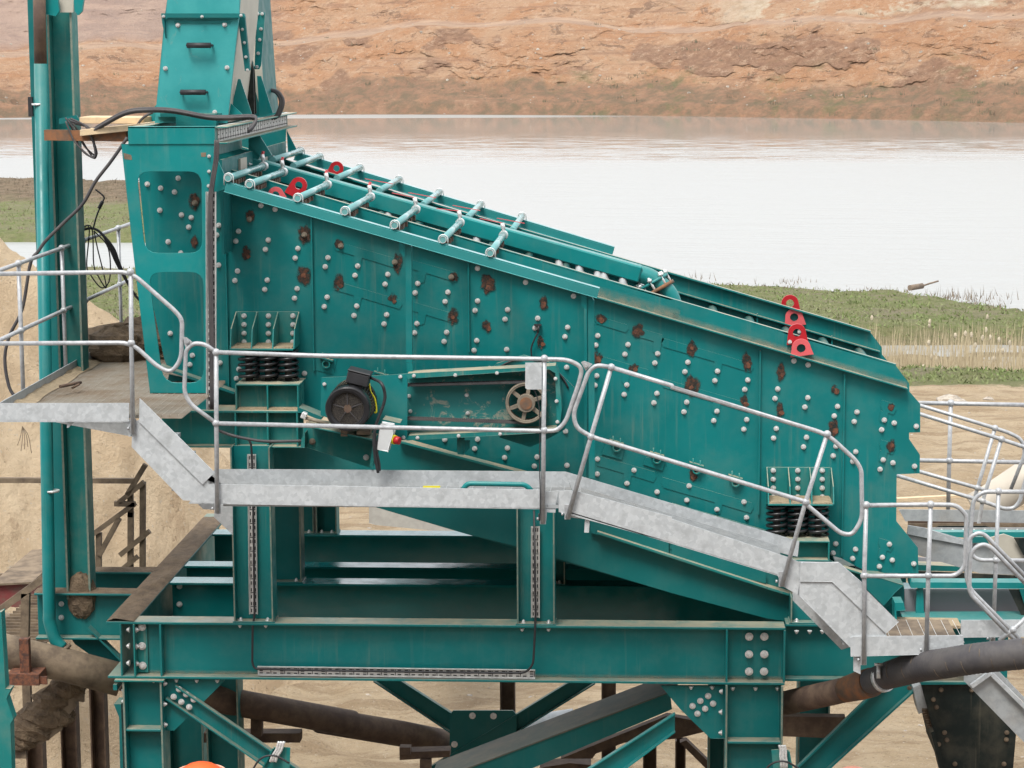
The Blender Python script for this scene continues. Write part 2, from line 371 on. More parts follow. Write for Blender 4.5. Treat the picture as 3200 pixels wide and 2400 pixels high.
# ================================================================== THE SETTING
def lerp(tab, x):
    if x <= tab[0][0]: return tab[0][1]
    for (a, va), (b_, vb) in zip(tab, tab[1:]):
        if x <= b_: return va + (vb - va) * (x - a) / (b_ - a)
    return tab[-1][1]
def sstep(a, b_, x):
    t_ = max(0, min(1, (x - a) / (b_ - a))); return t_ * t_ * (3 - 2 * t_)
def fbm(x, y, z=0, o=5, h=.6): return noise.fractal(V((x, y, z)), h, 2.1, o)
KO = 2212 / 3200
SHORE = [(-800, 566), (290, 563), (1000, 598), (1520, 597), (1795, 606), (1933, 613), (2001, 622), (2088, 634), (2212, 655), (3200, 720)]
WATER_Z = -1.0
def land(X, Y):
    """height, grass, dryness and dampness of the ground at a place"""
    p = pix((X, Y, -.55)); x, y = p[0] * KO, p[1] * KO
    wob = fbm(X * .06, Y * .045, 3) * 5
    s = y - lerp(SHORE, x) + wob
    h = WATER_Z + (.32 * sstep(0, 8, s) + .68 * sstep(6, 250, s)) if s > 0 else WATER_Z + max(-.5, s * .03)
    grass = 1 - sstep(868, 905, y + 14 * fbm(X * .1, Y * .1, 9) + (x > 1500) * .03 * (x - 2000)); dry = .3
    # reed swamp on the right
    if x > 1500:
        m = sstep(1780, 1880, x + wob) * sstep(700, 722, y + wob * .4) * (1 - sstep(826, 838, y))
        m2 = m * sstep(-.45, -.1, fbm(X * .09, Y * .3, 5))
        h = h * (1 - m) + (WATER_Z + .05 - .3 * m2) * m; dry += .5 * m
    # grassy spit on the left, beyond the first strip of water
    if x < 560:
        tp = 384 + .03 * x + wob * .8 + 9 * fbm(X * .3, 0, 7); isl = sstep(tp, tp + 12, y) * (1 - sstep(498, 508, y + wob * .3)) * (1 - sstep(400, 450, x))
        if s < 0: h = max(h, WATER_Z - .3 + isl * .75 + isl * .4 * (1 - sstep(400, 440, y)))
        dry = max(dry, isl * (1 - sstep(425, 455, y + 18 * fbm(X * .1, Y * .1, 2))))
    if h > -.9: h += .05 * fbm(X * .5, Y * .5, 1) * (1 if y > 850 else 1.6)
    if grass < .5: h += .09 * fbm(X * .9, Y * .9, 4, 5, .8) + .035 * max(0, fbm(X * .12, Y * .12, 8) + .3) * math.sin((Y + X * .35 + 1.2 * fbm(X * .1, Y * .1)) * 5)
    return h, grass, dry, 0
g = MB(); P = []; att = []
ys = [-16 + 8 * i / 10 for i in range(10)]; y_ = -8.0
while y_ < 260: ys.append(y_); y_ += max(.16, (y_ + 18) * .0072)
for Y in ys:
    d = Y + 18; row = []
    for i in range(281):
        u = -.5 + .95 * i / 280; X = u * d * 1.0 + (0 if d > 20 else (u * (20 - d))); h, gr, dr, _ = land(X, Y); row.append((X, Y, h)); att.append((gr, dr))
    P.append(row)
g.grid(P)
m, t, b, o = nodes('ground'); pos = geo(t).outputs['Position']
ga = N(t, 'ShaderNodeAttribute', attribute_name='grass').outputs['Fac']; da = N(t, 'ShaderNodeAttribute', attribute_name='dry').outputs['Fac']
sand = mx(t, rmp(t, nz(t, pos, .5, 7, .7, .4), .35, .68), (.49, .385, .26), (.40, .30, .19))
sand = mx(t, rmp(t, nz(t, pos, 1, 6, .65, .5, (.5, 2.6, 1)), .47, .62, 0, .7), sand, (.29, .205, .125))
sand = mx(t, rmp(t, nz(t, pos, 6, 5, .8), .56, .7, 0, .6), sand, (.52, .42, .3)); sand = mx(t, rmp(t, nz(t, pos, 22, 3, .8), .6, .7, 0, .8), sand, (.58, .51, .42))
sand = mx(t, rmp(t, nz(t, pos, 16, 3, .8), .58, .7, 0, .6), sand, (.13, .09, .055))
gc = mx(t, rmp(t, nz(t, pos, 1.6, 7, .75), .38, .6), (.135, .18, .055), (.185, .205, .09)); gc = mx(t, rmp(t, nz(t, pos, .35, 6, .7), .48, .66, 0, .75), gc, (.23, .2, .145))
gc = mx(t, rmp(t, nz(t, pos, 3, 4, .8), .58, .68, 0, .7), gc, (.13, .115, .08))
gc = mx(t, da, gc, mx(t, rmp(t, nz(t, pos, 1.5, 6, .75), .4, .62), (.21, .155, .105), (.12, .095, .06)))
c = mx(t, rmp(t, mt(t, 'ADD', ga, rmp(t, nz(t, pos, 1.1, 6, .7), .2, .8, -.35, .35)), .35, .65), sand, gc)
t.links.new(c, b.inputs['Base Color']); b.inputs['Roughness'].default_value = .95; b.inputs['Specular IOR Level'].default_value = .15
hh = mt(t, 'ADD', nz(t, pos, 5, 7, .75), mt(t, 'MULTIPLY', nz(t, pos, 1.2, 5, .6), 1.5)); bump(t, b, hh, 1, .2)
go = g.build('ground', 'ground', kind='structure')
for nm, i in (('grass', 0), ('dry', 1)):
    at = go.data.attributes.new(nm, 'FLOAT', 'POINT'); at.data.foreach_set('value', [a[i] for a in att])
tag(go, 'pale sand yard running back to grass and the lake edge')
# ---- lake
lk = MB(); lk.v += [V((-420, 20, WATER_Z)), V((420, 20, WATER_Z)), V((420, 420, WATER_Z)), V((-420, 420, WATER_Z))]; lk.face((0, 1, 2, 3))
m, t, b, o = nodes('lake_water'); pos = geo(t).outputs['Position']
b.inputs['Base Color'].default_value = (.275, .28, .27, 1); b.inputs['IOR'].default_value = 1.33; b.inputs['Specular IOR Level'].default_value = .5
big = nz(t, pos, 1, 4, .6, .6, (.006, .045, 1)); sy = N(t, 'ShaderNodeSeparateXYZ'); t.links.new(pos, sy.inputs[0]); yy_ = mt(t, 'ADD', sy.outputs[1], mt(t, 'MULTIPLY', nz(t, pos, 1, 5, .6, .5, (.012, .03, 1)), 70)); near_ = rmp(t, yy_, 225, 185); pat = mt(t, 'MULTIPLY', rmp(t, sy.outputs[1], 262, 266), mt(t, 'MULTIPLY', rmp(t, sy.outputs[1], 276, 280, 1, 0), rmp(t, mt(t, 'ADD', sy.outputs[0], mt(t, 'MULTIPLY', nz(t, pos, .03, 4), 30)), -5, 20, 1, 0))); brk = mt(t, 'MULTIPLY', rmp(t, yy_, 262, 205), rmp(t, nz(t, pos, 1, 4, .7, 0, (.22, .7, 1)), .44, .56)); amp = mt(t, 'MAXIMUM', mt(t, 'MAXIMUM', near_, pat), mt(t, 'MAXIMUM', .04, brk))
rip = nz(t, pos, 1, 4, .6, .3, (.55, 1.7, 1)); rip2 = nz(t, pos, 1, 2, .5, .2, (.12, .5, 1))
t.links.new(mt(t, 'ADD', .03, mt(t, 'MULTIPLY', amp, .3)), b.inputs['Roughness'])
bn = bump(t, b, mt(t, 'ADD', rip, mt(t, 'MULTIPLY', rip2, 1.6)), .5, .12); t.links.new(mt(t, 'MULTIPLY', amp, .7), bn.inputs['Strength'])
lk.build('lake', 'lake_water', kind='structure', label='wide calm quarry lake mirroring a white sky')
# ---- far quarry bank
SH2 = [(-2600, 230), (0, 244), (600, 238), (900, 240), (1380, 244), (1800, 252), (2212, 262), (3400, 290)]
hm = MB(); P = []; rows = 230; att = []
for j in range(rows):
    s = j / (rows - 1); row = []
    for i in range(901):
        xd = -2100 + 5400 * i / 900; yd = lerp(SH2, xd); d0 = (CAM.z - WATER_Z) * 5000 / (yd - 85) * .985
        # profile: (run back from shore, height)
        n1 = fbm(xd * .004, s * .8, 2); n2 = fbm(xd * .012, s * 3, 8)
        bench = 9.6 + 1.6 * fbm(xd * .0016, 0, 5, 3) - 1.2 * sstep(300, 900, 1200 - xd) + .0016 * (xd - 1100)
        PR = [(0, -1.6), (.035, -.9), (.06, .4), (.17, 1.7 + n1), (.2, 2.3 + n1), (.52, bench - .6), (.56, bench), (.68, bench + .35), (.72, bench + 1.1), (1, 21)]
        RN = [(0, -3), (.035, 0), (.06, 1.5), (.17, 6.5), (.2, 8), (.52, 20), (.56, 22), (.68, 37), (.72, 38.5), (1, 58)]
        h = lerp(PR, s); run = lerp(RN, s)
        X0 = ray((xd / KO, yd / KO)); X0 = X0 * (1 / X0.y); Y = CAM.y + d0 + run; X = X0.x * (d0 + run)
        face = sstep(.05, .12, s) * (1 - .9 * sstep(.53, .56, s) * (1 - sstep(.69, .73, s)))
        gul = abs(fbm(X * .045 + Y * .02, Y * .012, 1, 5, .8)); scar = sstep(.08, .3, fbm(X * .05 + 7, h * .12, Y * .01, 4, .8) - .22 * abs(s - .38) / .2) * face; disp = (1.5 * fbm(X * .035, h * .1, 11, 3) - 1.1 * scar + 1.6 * fbm(X * .07, Y * .08, h * .05, 6, .7) - 1.7 * (gul - .25) + .8 * fbm(X * .25, h * .4, 4, 5, .7) + .7 * fbm(X * .6, h * .9, 6, 6, .9) + .6 * abs(fbm(X * .11 + h * .12, h * .05, 13, 4, .7))) * face
        row.append((X, Y + disp * .9, h + disp * .42)); att.append((s, xd / 2212, scar))
    P.append(row)
hm.grid(P)
m, t, b, o = nodes('quarry_earth'); gg = geo(t); pos = gg.outputs['Position']
sa = N(t, 'ShaderNodeAttribute', attribute_name='slope').outputs['Fac']; xa = N(t, 'ShaderNodeAttribute', attribute_name='along').outputs['Fac']
c = mx(t, rmp(t, nz(t, pos, .11, 7, .65, .6), .36, .64), (.335, .182, .102), (.355, .23, .148))
c = mx(t, rmp(t, nz(t, pos, .05, 7, .7, .8), .5, .66, 0, .75), c, (.25, .145, .095))
c = mx(t, rmp(t, nz(t, pos, 1, 7, .75, 1.0, (.3, .3, .5)), .56, .62, 0, .7), c, (.135, .085, .062))
c = mx(t, rmp(t, nz(t, pos, .35, 7, .8, .4), .56, .66, 0, .6), c, (.43, .31, .22))
c = mx(t, rmp(t, nz(t, pos, 2.2, 5, .8), .6, .7, 0, .7), c, (.46, .4, .32)); c = mx(t, rmp(t, nz(t, pos, 1.6, 5, .8), .6, .7, 0, .7), c, (.16, .1, .075))
sc_ = N(t, 'ShaderNodeAttribute', attribute_name='scar').outputs['Fac']; c = mx(t, mt(t, 'MULTIPLY', rmp(t, sc_, .25, .6), .75), c, mx(t, rmp(t, nz(t, pos, .9, 6, .8), .4, .6), (.16, .095, .068), (.25, .155, .105)))
c = mx(t, rmp(t, nz(t, pos, .8, 7, .85), .52, .6, 0, .4), c, (.5, .37, .26)); c = mx(t, rmp(t, nz(t, pos, 1.3, 6, .85), .55, .62, 0, .5), c, (.17, .105, .075))
c = mx(t, rmp(t, nz(t, pos, 1, 6, .7, .4, (.05, .25, 1.5)), .52, .64, 0, .55), c, (.22, .13, .09))
# damp weedy foot of the bank
low = mt(t, 'MULTIPLY', rmp(t, mt(t, 'ADD', sa, mt(t, 'MULTIPLY', nz(t, pos, .22, 6, .8), .12)), .24, .3, 1, 0), rmp(t, nz(t, pos, .5, 7, .85), .3, .55, .3, 1)); c = mx(t, low, c, mx(t, rmp(t, nz(t, pos, .5, 7, .8, .5), .42, .6), (.25, .15, .1), (.165, .125, .085)))
veg = mt(t, 'MULTIPLY', rmp(t, sa, .2, .42, 1, 0), mt(t, 'MULTIPLY', rmp(t, xa, .42, .62), rmp(t, nz(t, pos, .16, 7, .8, .3), .52, .64, 0, .6))); c = mx(t, veg, c, (.11, .125, .065))
vg2 = rmp(t, nz(t, pos, .33, 5, .8), .66, .72, 0, .8); c = mx(t, vg2, c, (.1, .1, .075))
# haul road on the bench and chalky beds above it
road = mt(t, 'MULTIPLY', rmp(t, sa, .545, .56), rmp(t, sa, .69, .71, 1, 0)); c = mx(t, mt(t, 'MULTIPLY', road, .8), c, mx(t, rmp(t, nz(t, pos, 1, 6, .7, 0, (.1, 1, 1)), .4, .6), (.43, .31, .225), (.31, .22, .165)))
chalk = mt(t, 'MULTIPLY', mt(t, 'MULTIPLY', rmp(t, sa, .7, .74), rmp(t, sa, .86, .92, 1, 0)), mt(t, 'MULTIPLY', rmp(t, xa, .62, .8), rmp(t, nz(t, pos, .075, 6, .7, .5), .44, .52, 0, 1))); c = mx(t, chalk, c, mx(t, rmp(t, nz(t, pos, .5, 6, .8), .4, .6), (.46, .4, .31), (.36, .29, .205)))
pk = mt(t, 'MULTIPLY', rmp(t, sa, .7, .74), rmp(t, xa, .2, .3, .8, 0)); c = mx(t, pk, c, mx(t, rmp(t, nz(t, pos, 1, 6, .7, .5, (.1, .1, .5)), .4, .6), (.35, .265, .22), (.26, .2, .175)))
t.links.new(c, b.inputs['Base Color']); b.inputs['Roughness'].default_value = 1; b.inputs['Specular IOR Level'].default_value = .1
bump(t, b, mt(t, 'ADD', nz(t, pos, .6, 8, .75), nz(t, pos, 2.5, 6, .75)), .9, .5)
ho = hm.build('hill', 'quarry_earth', kind='structure', label='bare orange quarry bank across the lake')
for nm, i in (('slope', 0), ('along', 1), ('scar', 2)):
    at = ho.data.attributes.new(nm, 'FLOAT', 'POINT'); at.data.foreach_set('value', [a[i] for a in att])
# ---- sand pile behind the left walkway
RG = [(-700, 180), (-300, 330), (-60, 470), (0, 512), (74, 563), (172, 632), (275, 704), (400, 850), (474, 969), (503, 1003), (620, 1130), (760, 1290), (900, 1440), (1000, 1560)]
rp = [W((x / KO, y / KO), 13.0) for x, y in RG]; RT = [(p.x, p.z) for p in rp]; x0, x1 = RT[0][0], RT[-1][0]
pm = MB(); P = []
for j in range(130):
    Y = 4.5 + 18 * j / 129; row = []
    for i in range(200):
        X = x0 + (x1 - x0) * i / 199; hr = max(0, lerp(RT, X)); q = abs(Y - 13) ; q = q * .62 if Y < 13 else q * .7
        h = hr - q + (.0 if q < .3 else .16 * fbm(X * .35, Y * .35, 2)) + .05 * fbm(X * 2.2, Y * 2.2, 6, 5, .8) - .12 * abs(fbm(X * .9, Y * .25, 3))
        row.append((X, Y, max(h, -.3)))
    P.append(row)
pm.grid(P)
m, t, b, o = nodes('pile_sand'); pos = geo(t).outputs['Position']
c = mx(t, rmp(t, nz(t, pos, .6, 7, .7, .6), .38, .62), (.6, .47, .32), (.5, .375, .245)); c = mx(t, rmp(t, nz(t, pos, 1, 6, .7, .8, (.9, .3, .5)), .55, .66, 0, .5), c, (.28, .19, .115))
c = mx(t, rmp(t, nz(t, pos, 11, 4, .8), .6, .68, 0, .85), c, (.5, .43, .34)); c = mx(t, rmp(t, nz(t, pos, 9, 4, .8), .6, .7, 0, .6), c, (.15, .1, .06))
t.links.new(c, b.inputs['Base Color']); b.inputs['Roughness'].default_value = 1; b.inputs['Specular IOR Level'].default_value = .1
bump(t, b, mt(t, 'ADD', nz(t, pos, 7, 7, .8), nz(t, pos, 1.6, 5, .7)), 1, .12)
pm.build('sand_pile', 'pile_sand', kind='structure', label='steep heap of gravelly sand behind the left walkway')
# ---- reeds, grass tufts and stones (nobody could count them)
def blade(mb, p, h, wd, lean, az):
    d = V((math.cos(az), math.sin(az), 0)); tip = p + V((lean * math.cos(az * 3), lean * math.sin(az * 3) * .5, h)); n = len(mb.v)
    mb.v += [p - d * wd, p + d * wd, tip + d * wd * .4]; mb.face((n, n + 1, n + 2))
rd = MB(); heads = MB(); rnd = random.Random(3)
for i in range(9000):
    yd = rnd.uniform(738, 836); xd = rnd.uniform(1780, 2500); dn = fbm(xd * .012, yd * .03, 3)
    if dn < rnd.uniform(-.5, .25) - (.35 if yd > 775 else 0): continue
    if xd < 1850 and rnd.random() < .7: continue
    if yd < 790 and rnd.random() < (.85 if 762 < yd else .6): continue
    p = WZ((xd / KO, yd / KO), WATER_Z); hh_ = rnd.uniform(.35, 1.15) * (.8 if yd < 765 else 1); blade(rd, p - V((0, 0, .05)), hh_, rnd.uniform(.008, .02), rnd.uniform(-.12, .12), rnd.uniform(0, 6.28))
    if rnd.random() < .006: heads.ball(p + V((0, 0, hh_ + .02)), .045, 6, 4, (1, 1, 1.9), .3)
plain('reed', (.5, .42, .28), .9, 0, .45, 3, .1, col2=(.34, .27, .17)); plain('reed_head', (.5, .43, .32), 1, 0, .2, 9, .1)
plain('grass_blade', (.15, .2, .065), .9, 0, .4, .6, .1, col2=(.2, .21, .1)); plain('brush', (.22, .175, .125), .95, 0, .4, 2, .1, col2=(.14, .11, .08)); plain('stone', (.42, .37, .31), .9, 0, .4, 9, .3)
tag(rd.build('reeds', 'reed', kind='structure'), 'dry straw coloured reeds standing in the flooded strip', kind='stuff'); tag(heads.build('reed_heads', 'reed_head', kind='structure'), 'fluffy pale seed heads above the reeds', kind='stuff')
gt = MB(); br = MB()
for i in range(11000):
    left = rnd.random() < .3
    xd = rnd.uniform(-60, 330) if left else rnd.uniform(1400, 2300); yd = rnd.choice((rnd.uniform(392, 505), rnd.uniform(565, 720))) if left else rnd.uniform(598, 875)
    p = WZ((xd / KO, yd / KO), -.55); h, gr, dr, _ = land(p.x, p.y)
    if h < WATER_Z + .08 or gr < .5: continue
    if not left and 722 < yd < 828 and xd > 1800: continue
    p.z = h; isbr = dr > .6 or (yd < lerp(SHORE, xd) + 14 and rnd.random() < .3)
    for q in range(2): blade(br if isbr else gt, p + V((rnd.gauss(0, .1), rnd.gauss(0, .1), -.01)), rnd.uniform(.03, .17 if isbr else .13), rnd.uniform(.015, .05), rnd.uniform(-.15, .15), rnd.uniform(0, 6.28))
for xd, yd, n_, s_ in ((2075, 600 + 40, 120, .5), (1700, 606, 40, .25), (1905, 628, 50, .3), (1790, 668, 80, .35), (2130, 652, 30, .3), (1480, 598, 30, .35)) + tuple((rnd.uniform(1450, 2250), rnd.uniform(615, 735), 22, rnd.uniform(.08, .2)) for _ in range(60)) + tuple((rnd.uniform(-50, 300), rnd.uniform(395, 500), 22, rnd.uniform(.1, .25)) for _ in range(60)):
    c_ = WZ((xd / KO, yd / KO), -.8)
    for q in range(n_): blade(br, c_ + V((rnd.gauss(0, s_ * 1.6), rnd.gauss(0, .6), -.1)), rnd.uniform(.2, .8) * s_ * 1.3, .016, rnd.uniform(-.5, .5) * s_, rnd.uniform(0, 6.28))
tag(gt.build('grass', 'grass_blade', kind='structure'), 'short green grass along the lake shore', kind='stuff'); tag(br.build('brush', 'brush', kind='structure'), 'brown winter brush and dead stalks at the water edge', kind='stuff')
st = MB()
for i in range(420):
    zone = rnd.random()
    if zone < .3: p = WZ((rnd.uniform(1400, 2300) / KO, rnd.uniform(870, 1100) / KO), 0)
    else: p = WZ((rnd.uniform(-50, 2300) / KO, rnd.uniform(1100, 1720) / KO), 0)
    h = land(p.x, p.y)[0]; st.ball((p.x, p.y, h), rnd.choice((.01, .012, .018, .03)), 6, 4, (1.3, 1, .7), .6)
for xd, yd, r in ((2050, 870, .2), (2072, 873, .14), (1960, 868, .1), (1865, 1497, .06), (2135, 866, .1)): p = WZ((xd / KO, yd / KO), 0); st.ball((p.x, p.y, land(p.x, p.y)[0]), r, 8, 5, (1.4, 1, .7), .3)
tag(st.build('stones', 'stone', kind='structure'), 'pale pebbles and stones scattered over the sand', kind='stuff')
tr_ = MB(); p = WZ('F 1490,214', -.8); tr_.tube([p + V((0, -.2, .1)), p + V((.5, .3, .12))], .11, 8); tr_.tube([p + V((.4, .2, .1)), p + V((.8, .3, .22)), p + V((1.1, .35, .3))], .035, 5)
plain('driftwood', (.2, .15, .11), .9, 0, .4, 4, .4); tr_.build('drift_log', 'driftwood', label='short driftwood log lying where the grass meets the lake', cat='log')

# scrub and fallen stones on the far bank
scb = MB(); stn = MB(); rnd = random.Random(21)
me_ = ho.data; nv = len(me_.vertices)
for i in range(1500):
    j = rnd.randrange(8, 150) if rnd.random() < .8 else rnd.randrange(150, 225); k = rnd.randrange(901); s_ = j / 229; p = me_.vertices[j * 901 + k].co
    dens = (1 if s_ < .2 else .25) * (.35 + .65 * sstep(900, 1700, -2100 + 5400 * k / 900)) * (.3 + 1.4 * max(0, fbm(p.x * .04, s_ * 6, 9) + .25))
    if rnd.random() > dens: 
        if rnd.random() < .5: stn.ball(p, rnd.choice((.08, .12, .2)), 5, 3, (1.3, 1, .8), .6)
        continue
    r = rnd.uniform(.15, .55)
    for q in range(14): blade(scb, p + V((rnd.gauss(0, r), rnd.gauss(0, r), 0)), rnd.uniform(.2, .8) * r * 1.7, .05, rnd.uniform(-.5, .5) * r, rnd.uniform(0, 6.28))
plain('scrub', (.12, .125, .075), .95, 0, .4, .5, .1, col2=(.13, .1, .075))
tag(scb.build('scrub', 'scrub', kind='structure'), 'sparse grey green scrub on the far bank', kind='stuff'); tag(stn.build('bank_stones', 'stone', kind='structure'), 'loose stones fallen down the far bank', kind='stuff')
# added unseen bank behind the camera, blocks low light from the yard
nb = MB(); P = []
for j in range(40):
    s_ = j / 39; P.append([((-70 + 140 * i / 60) * (1 + .35 * s_), -23 + 1.0 * max(0, abs(-70 + 140 * i / 60) - 22) - 26 * s_ + 2 * fbm(i * .15, s_ * 3, 1), 27 * s_ ** 1.1 + .8 * fbm(i * .2, s_ * 4, 2) - .6) for i in range(61)])
nb.grid(P); plain('blocker_earth', (.12, .085, .055), .95, 0, .4, .6, .5, .1, col2=(.08, .055, .04)); nb.build('blocker_bank', 'blocker_earth', kind='structure', label='added unseen earth bank behind the viewpoint, blocking low light')

wp = MB(); P = [[(-9.5 + 17 * i / 50, -17 + 23.5 * j / 50, .02 + .05 * fbm(i * .3, j * .3, 1)) for i in range(51)] for j in range(51)]
wp.grid(P); plain('pad_dark', (.07, .055, .04), .7, 0, .4, 2, .5, .03, col2=(.11, .085, .06)); wp.build('bounce_cut_pad', 'pad_dark', kind='structure', label='added dark pad under the plant, cutting bounced light')  # added out of view, keeps bounce light from the underside of the frame
# ================================================================== THE VIBRATING SCREEN
YP, YQ = .45, 2.65                  # near and far side plates
SL = V((1, 0, -.29)).normalized()   # down the slope of the deck
scr = thing('vibrating_screen', W('E 1100,1300', 1.5), 'big green sloping vibrating screen with bolted side plates', 'vibrating screen')
top_s = 'R 100,440 160,462 R 1270,792 2212,1062 Q 0,305 890,578 1790,820 F 0,280 720,482 1407,690'
right_s = 'F 1440,735 1490,800 1492,852 1560,930 1560,1108 1490,1110 1490,1150 1558,1250 1556,1366 1412,1372 I 1410,0 1410,108 1545,275 1549,436 1235,432'
bot_s = 'I 1065,345 E 1130,1019'
# left end of the plate seen through the windows of the feed frame
left_s = 'D 1060,720 1030,640 945,230 A 870,1080 855,950'
plate_px = px(top_s) + px(right_s) + [px('I 1062,340')[0], (1635, 1474), (637, 1190)] + px(left_s)
# tidy order: drop the first helper point of the top edge
plate_pts = [W(p, YP) for p in plate_px]
sp_n = MB().prism(plate_pts, YP + .012)
mb = sp_n
# ledge (flange line A) and turned-in top edge
def along(s, Y): a = WS(s, Y); return a[0], a[-1]
la, lb = along('O 470,399 F 1475,828', YP)
mb.ob(la, lb, Y_, SL.cross(Y_).normalized() * -1, -.075, 0, -.005, .005)
ta, tb = W('R 1270,792', YP), W('F 1407,690', YP)
tdir = (tb - ta).normalized(); mb.ob(ta - tdir * 1.35, tb, Y_, tdir.cross(Y_).normalized() * -1, .0, .06, -.012, .002)
# welded ribs
for s in ('O 485,410 485,850', 'O 673,463 674,800', 'O 1012,565 1008,760', 'O 1642,757 1636,1110', 'O 1824,806 1814,1200'):
    a, b_ = WS(s, YP); mb.box((a.x - .006, YP - .03, b_.z), (a.x + .006, YP, a.z))
# doubler plates with tabs, following the deck slope
def doubler(c, x, y, ln, hh, tabs, below=1):
    zx, zy, k = ZN[c]; sl = .287
    pts = [(x, y), (x + ln, y + ln * sl), (x + ln + 12, y + ln * sl + hh * .5), (x + ln - 6, y + ln * sl + hh)]
    for tx in sorted(tabs, reverse=True):
        pts += [(x + tx + 26, y + tx * sl + hh + 6), (x + tx + 14, y + tx * sl + hh + 62), (x + tx - 12, y + tx * sl + hh + 72), (x + tx - 28, y + tx * sl + hh + 55), (x + tx - 22, y + tx * sl + hh - 8)]
    pts += [(x + 6, y + hh), (x - 8, y + hh * .5)]
    q = [W((zx + a * k, zy + b_ * k), YP - .006) for a, b_ in pts]; mb.prism(q, YP)
for d_ in (('E', 85, 155, 420, 58, (150,)), ('E', 90, -95, 415, 58, (148,)), ('E', 560, 20, 300, 58, (80,)), ('E', 560, 282, 300, 58, (80,)), ('E', 1732, 375, 195, 50, ()), ('E', 1960, 440, 190, 58, (160,)),
           ('E', 1732, 620, 330, 58, (190,)), ('E', 1732, 1250, 370, 66, (200,)), ('F', -60, 515, 560, 56, (350,)), ('F', -60, 770, 545, 56, (340,)), ('F', -60, 1390, 560, 66, (350,)),
           ('F', 1318, 905, 80, 70, (15,)), ('F', 1312, 1155, 80, 70, (15,)), ('I', 1305, 215, 75, 66, (18,))): doubler(*d_)
near_plate = mb.build('side_plate', 'green_paint', scr, bevel=.002)
fb = MB()
for s, w_ in (('F 0,392 1472,826', .05), ('Q 610,745 1850,1106', .09)):
    a, b_ = along(s, YP - .002); fb.film(a, b_, V((.29, 0, 1)).normalized() * w_)
fb.build('settled_dust', 'dust_film', near_plate, origin=None)
# bolts
BN = '''E 50,10 33,67 237,62 220,122 426,115 409,177 45,258 27,318 231,314 214,374 419,368 403,427 614,172 598,231 804,227 786,286 609,424 594,482 796,479 780,537 990,77 1292,165
1593,252 990,282 974,342 1179,337 1163,397 1368,391 1351,452 985,531 968,593 1173,587 1556,448 1539,507 1550,699 1066,707 1745,500 1733,560 1935,556 1916,617 2122,613 2104,672 1739,752 1728,812
1928,809 1911,870 2117,863 2098,922 990,1151 972,1210 1178,1206 1160,1266 1364,1262 1347,1320 1552,1315 784,1153 1543,1101 1742,1369 1929,1428 2118,1482 1744,1275 1973,1345
D 1374,57 1493,94 1476,154 1680,151 1664,210 1867,205 1851,265 1070,486 1209,624 1193,682 1383,670 1501,711 1486,769 1914,738
A 1375,1416 1362,1476 1499,1453 1482,1515 1686,1508 1668,1567 1872,1561 1855,1621 1640,1291 1729,1315 926,1157 1010,1182 1097,1206 1120,1119 1005,1321 1141,1350 1202,1367 1186,1427 1057,1519 1136,1590
F 100,667 81,727 286,723 269,783 476,779 457,838 92,918 75,979 282,975 262,1034 469,1028 451,1088 664,835 647,895 853,890 835,949 1040,945 1019,1005 655,1084 638,1144 845,1139 826,1199 1030,1195 1013,1255
1162,980 1145,1040 1154,1229 1136,1290 1334,1030 1396,1049 1317,1091 1535,1070 1327,1280 1388,1299 1307,1340 1524,1321 766,659 855,684 93,1534 282,1592 468,1643 107,1444 452,1545
I 1029,249 1013,308 1153,284 1135,342 1322,334 1384,352 1303,392 1519,375 1366,252'''
bl = px(' '.join(BN.split())); HID = MB()
for i, p in enumerate(bl):
    if i < 98 or i % 9 == 0 and i < 110: bolt(near_plate, W(p, YP - .001), .0205)
    else:
        c_ = W(p, YP - .001); HID.cyl(c_, c_ - Y_ * .006, .0215, 14); HID.cyl(c_ - Y_ * .006, c_ - Y_ * .019, .016, 6); HID.cyl(c_ - Y_ * .019, c_ - Y_ * .027, .0085, 8)
tag(HID.build('bolt', 'zinc', near_plate), kind='stuff')
# burnt, rusting holes
RUST = '''E 130,188 465,285 470,38 825,132 835,385 1060,200 1060,455 1405,305 1400,555 1765,405 1750,650 1985,475 1980,715 A 1225,1275 1225,1525 1568,1378 1560,1612 1913,1475 2142,1545 D 1910,120
F 125,580 475,685 120,825 465,930 692,745 690,985 1035,850 1028,1100 1377,950 1380,1190 133,1390'''
for i, p in enumerate(px(' '.join(RUST.split()))):
    sc = MB(); rc = MB(); c_ = W(p, YP - .009); rnd = random.Random(i * 7 + 1); sc.decal(c_ + V((rnd.uniform(-.02, .02), -.0005 * 1, rnd.uniform(-.005, .03))), .06 * rnd.uniform(.8, 1.3), i, rnd.uniform(.6, 1.0), rnd.uniform(.75, 1.5))
    n = 11; r0 = .02 * rnd.uniform(.75, 1.25)
    pts = [c_ + V((math.cos(q * 2 * math.pi / n) * r0 * rnd.uniform(.6, 1.25), .0, math.sin(q * 2 * math.pi / n) * r0 * rnd.uniform(.65, 1.2))) for q in range(n)]
    rc.prism([V((q.x, YP - .012, q.z)) for q in pts], YP - .007)
    sc.build('burn_mark', 'scorch', near_plate); rc.build('rust_patch', 'rust', near_plate)
    if i in (2, 3, 13, 15, 17, 18): bolt(near_plate, V((c_.x, YP - .012, c_.z)), .022, 'cast_pulley')
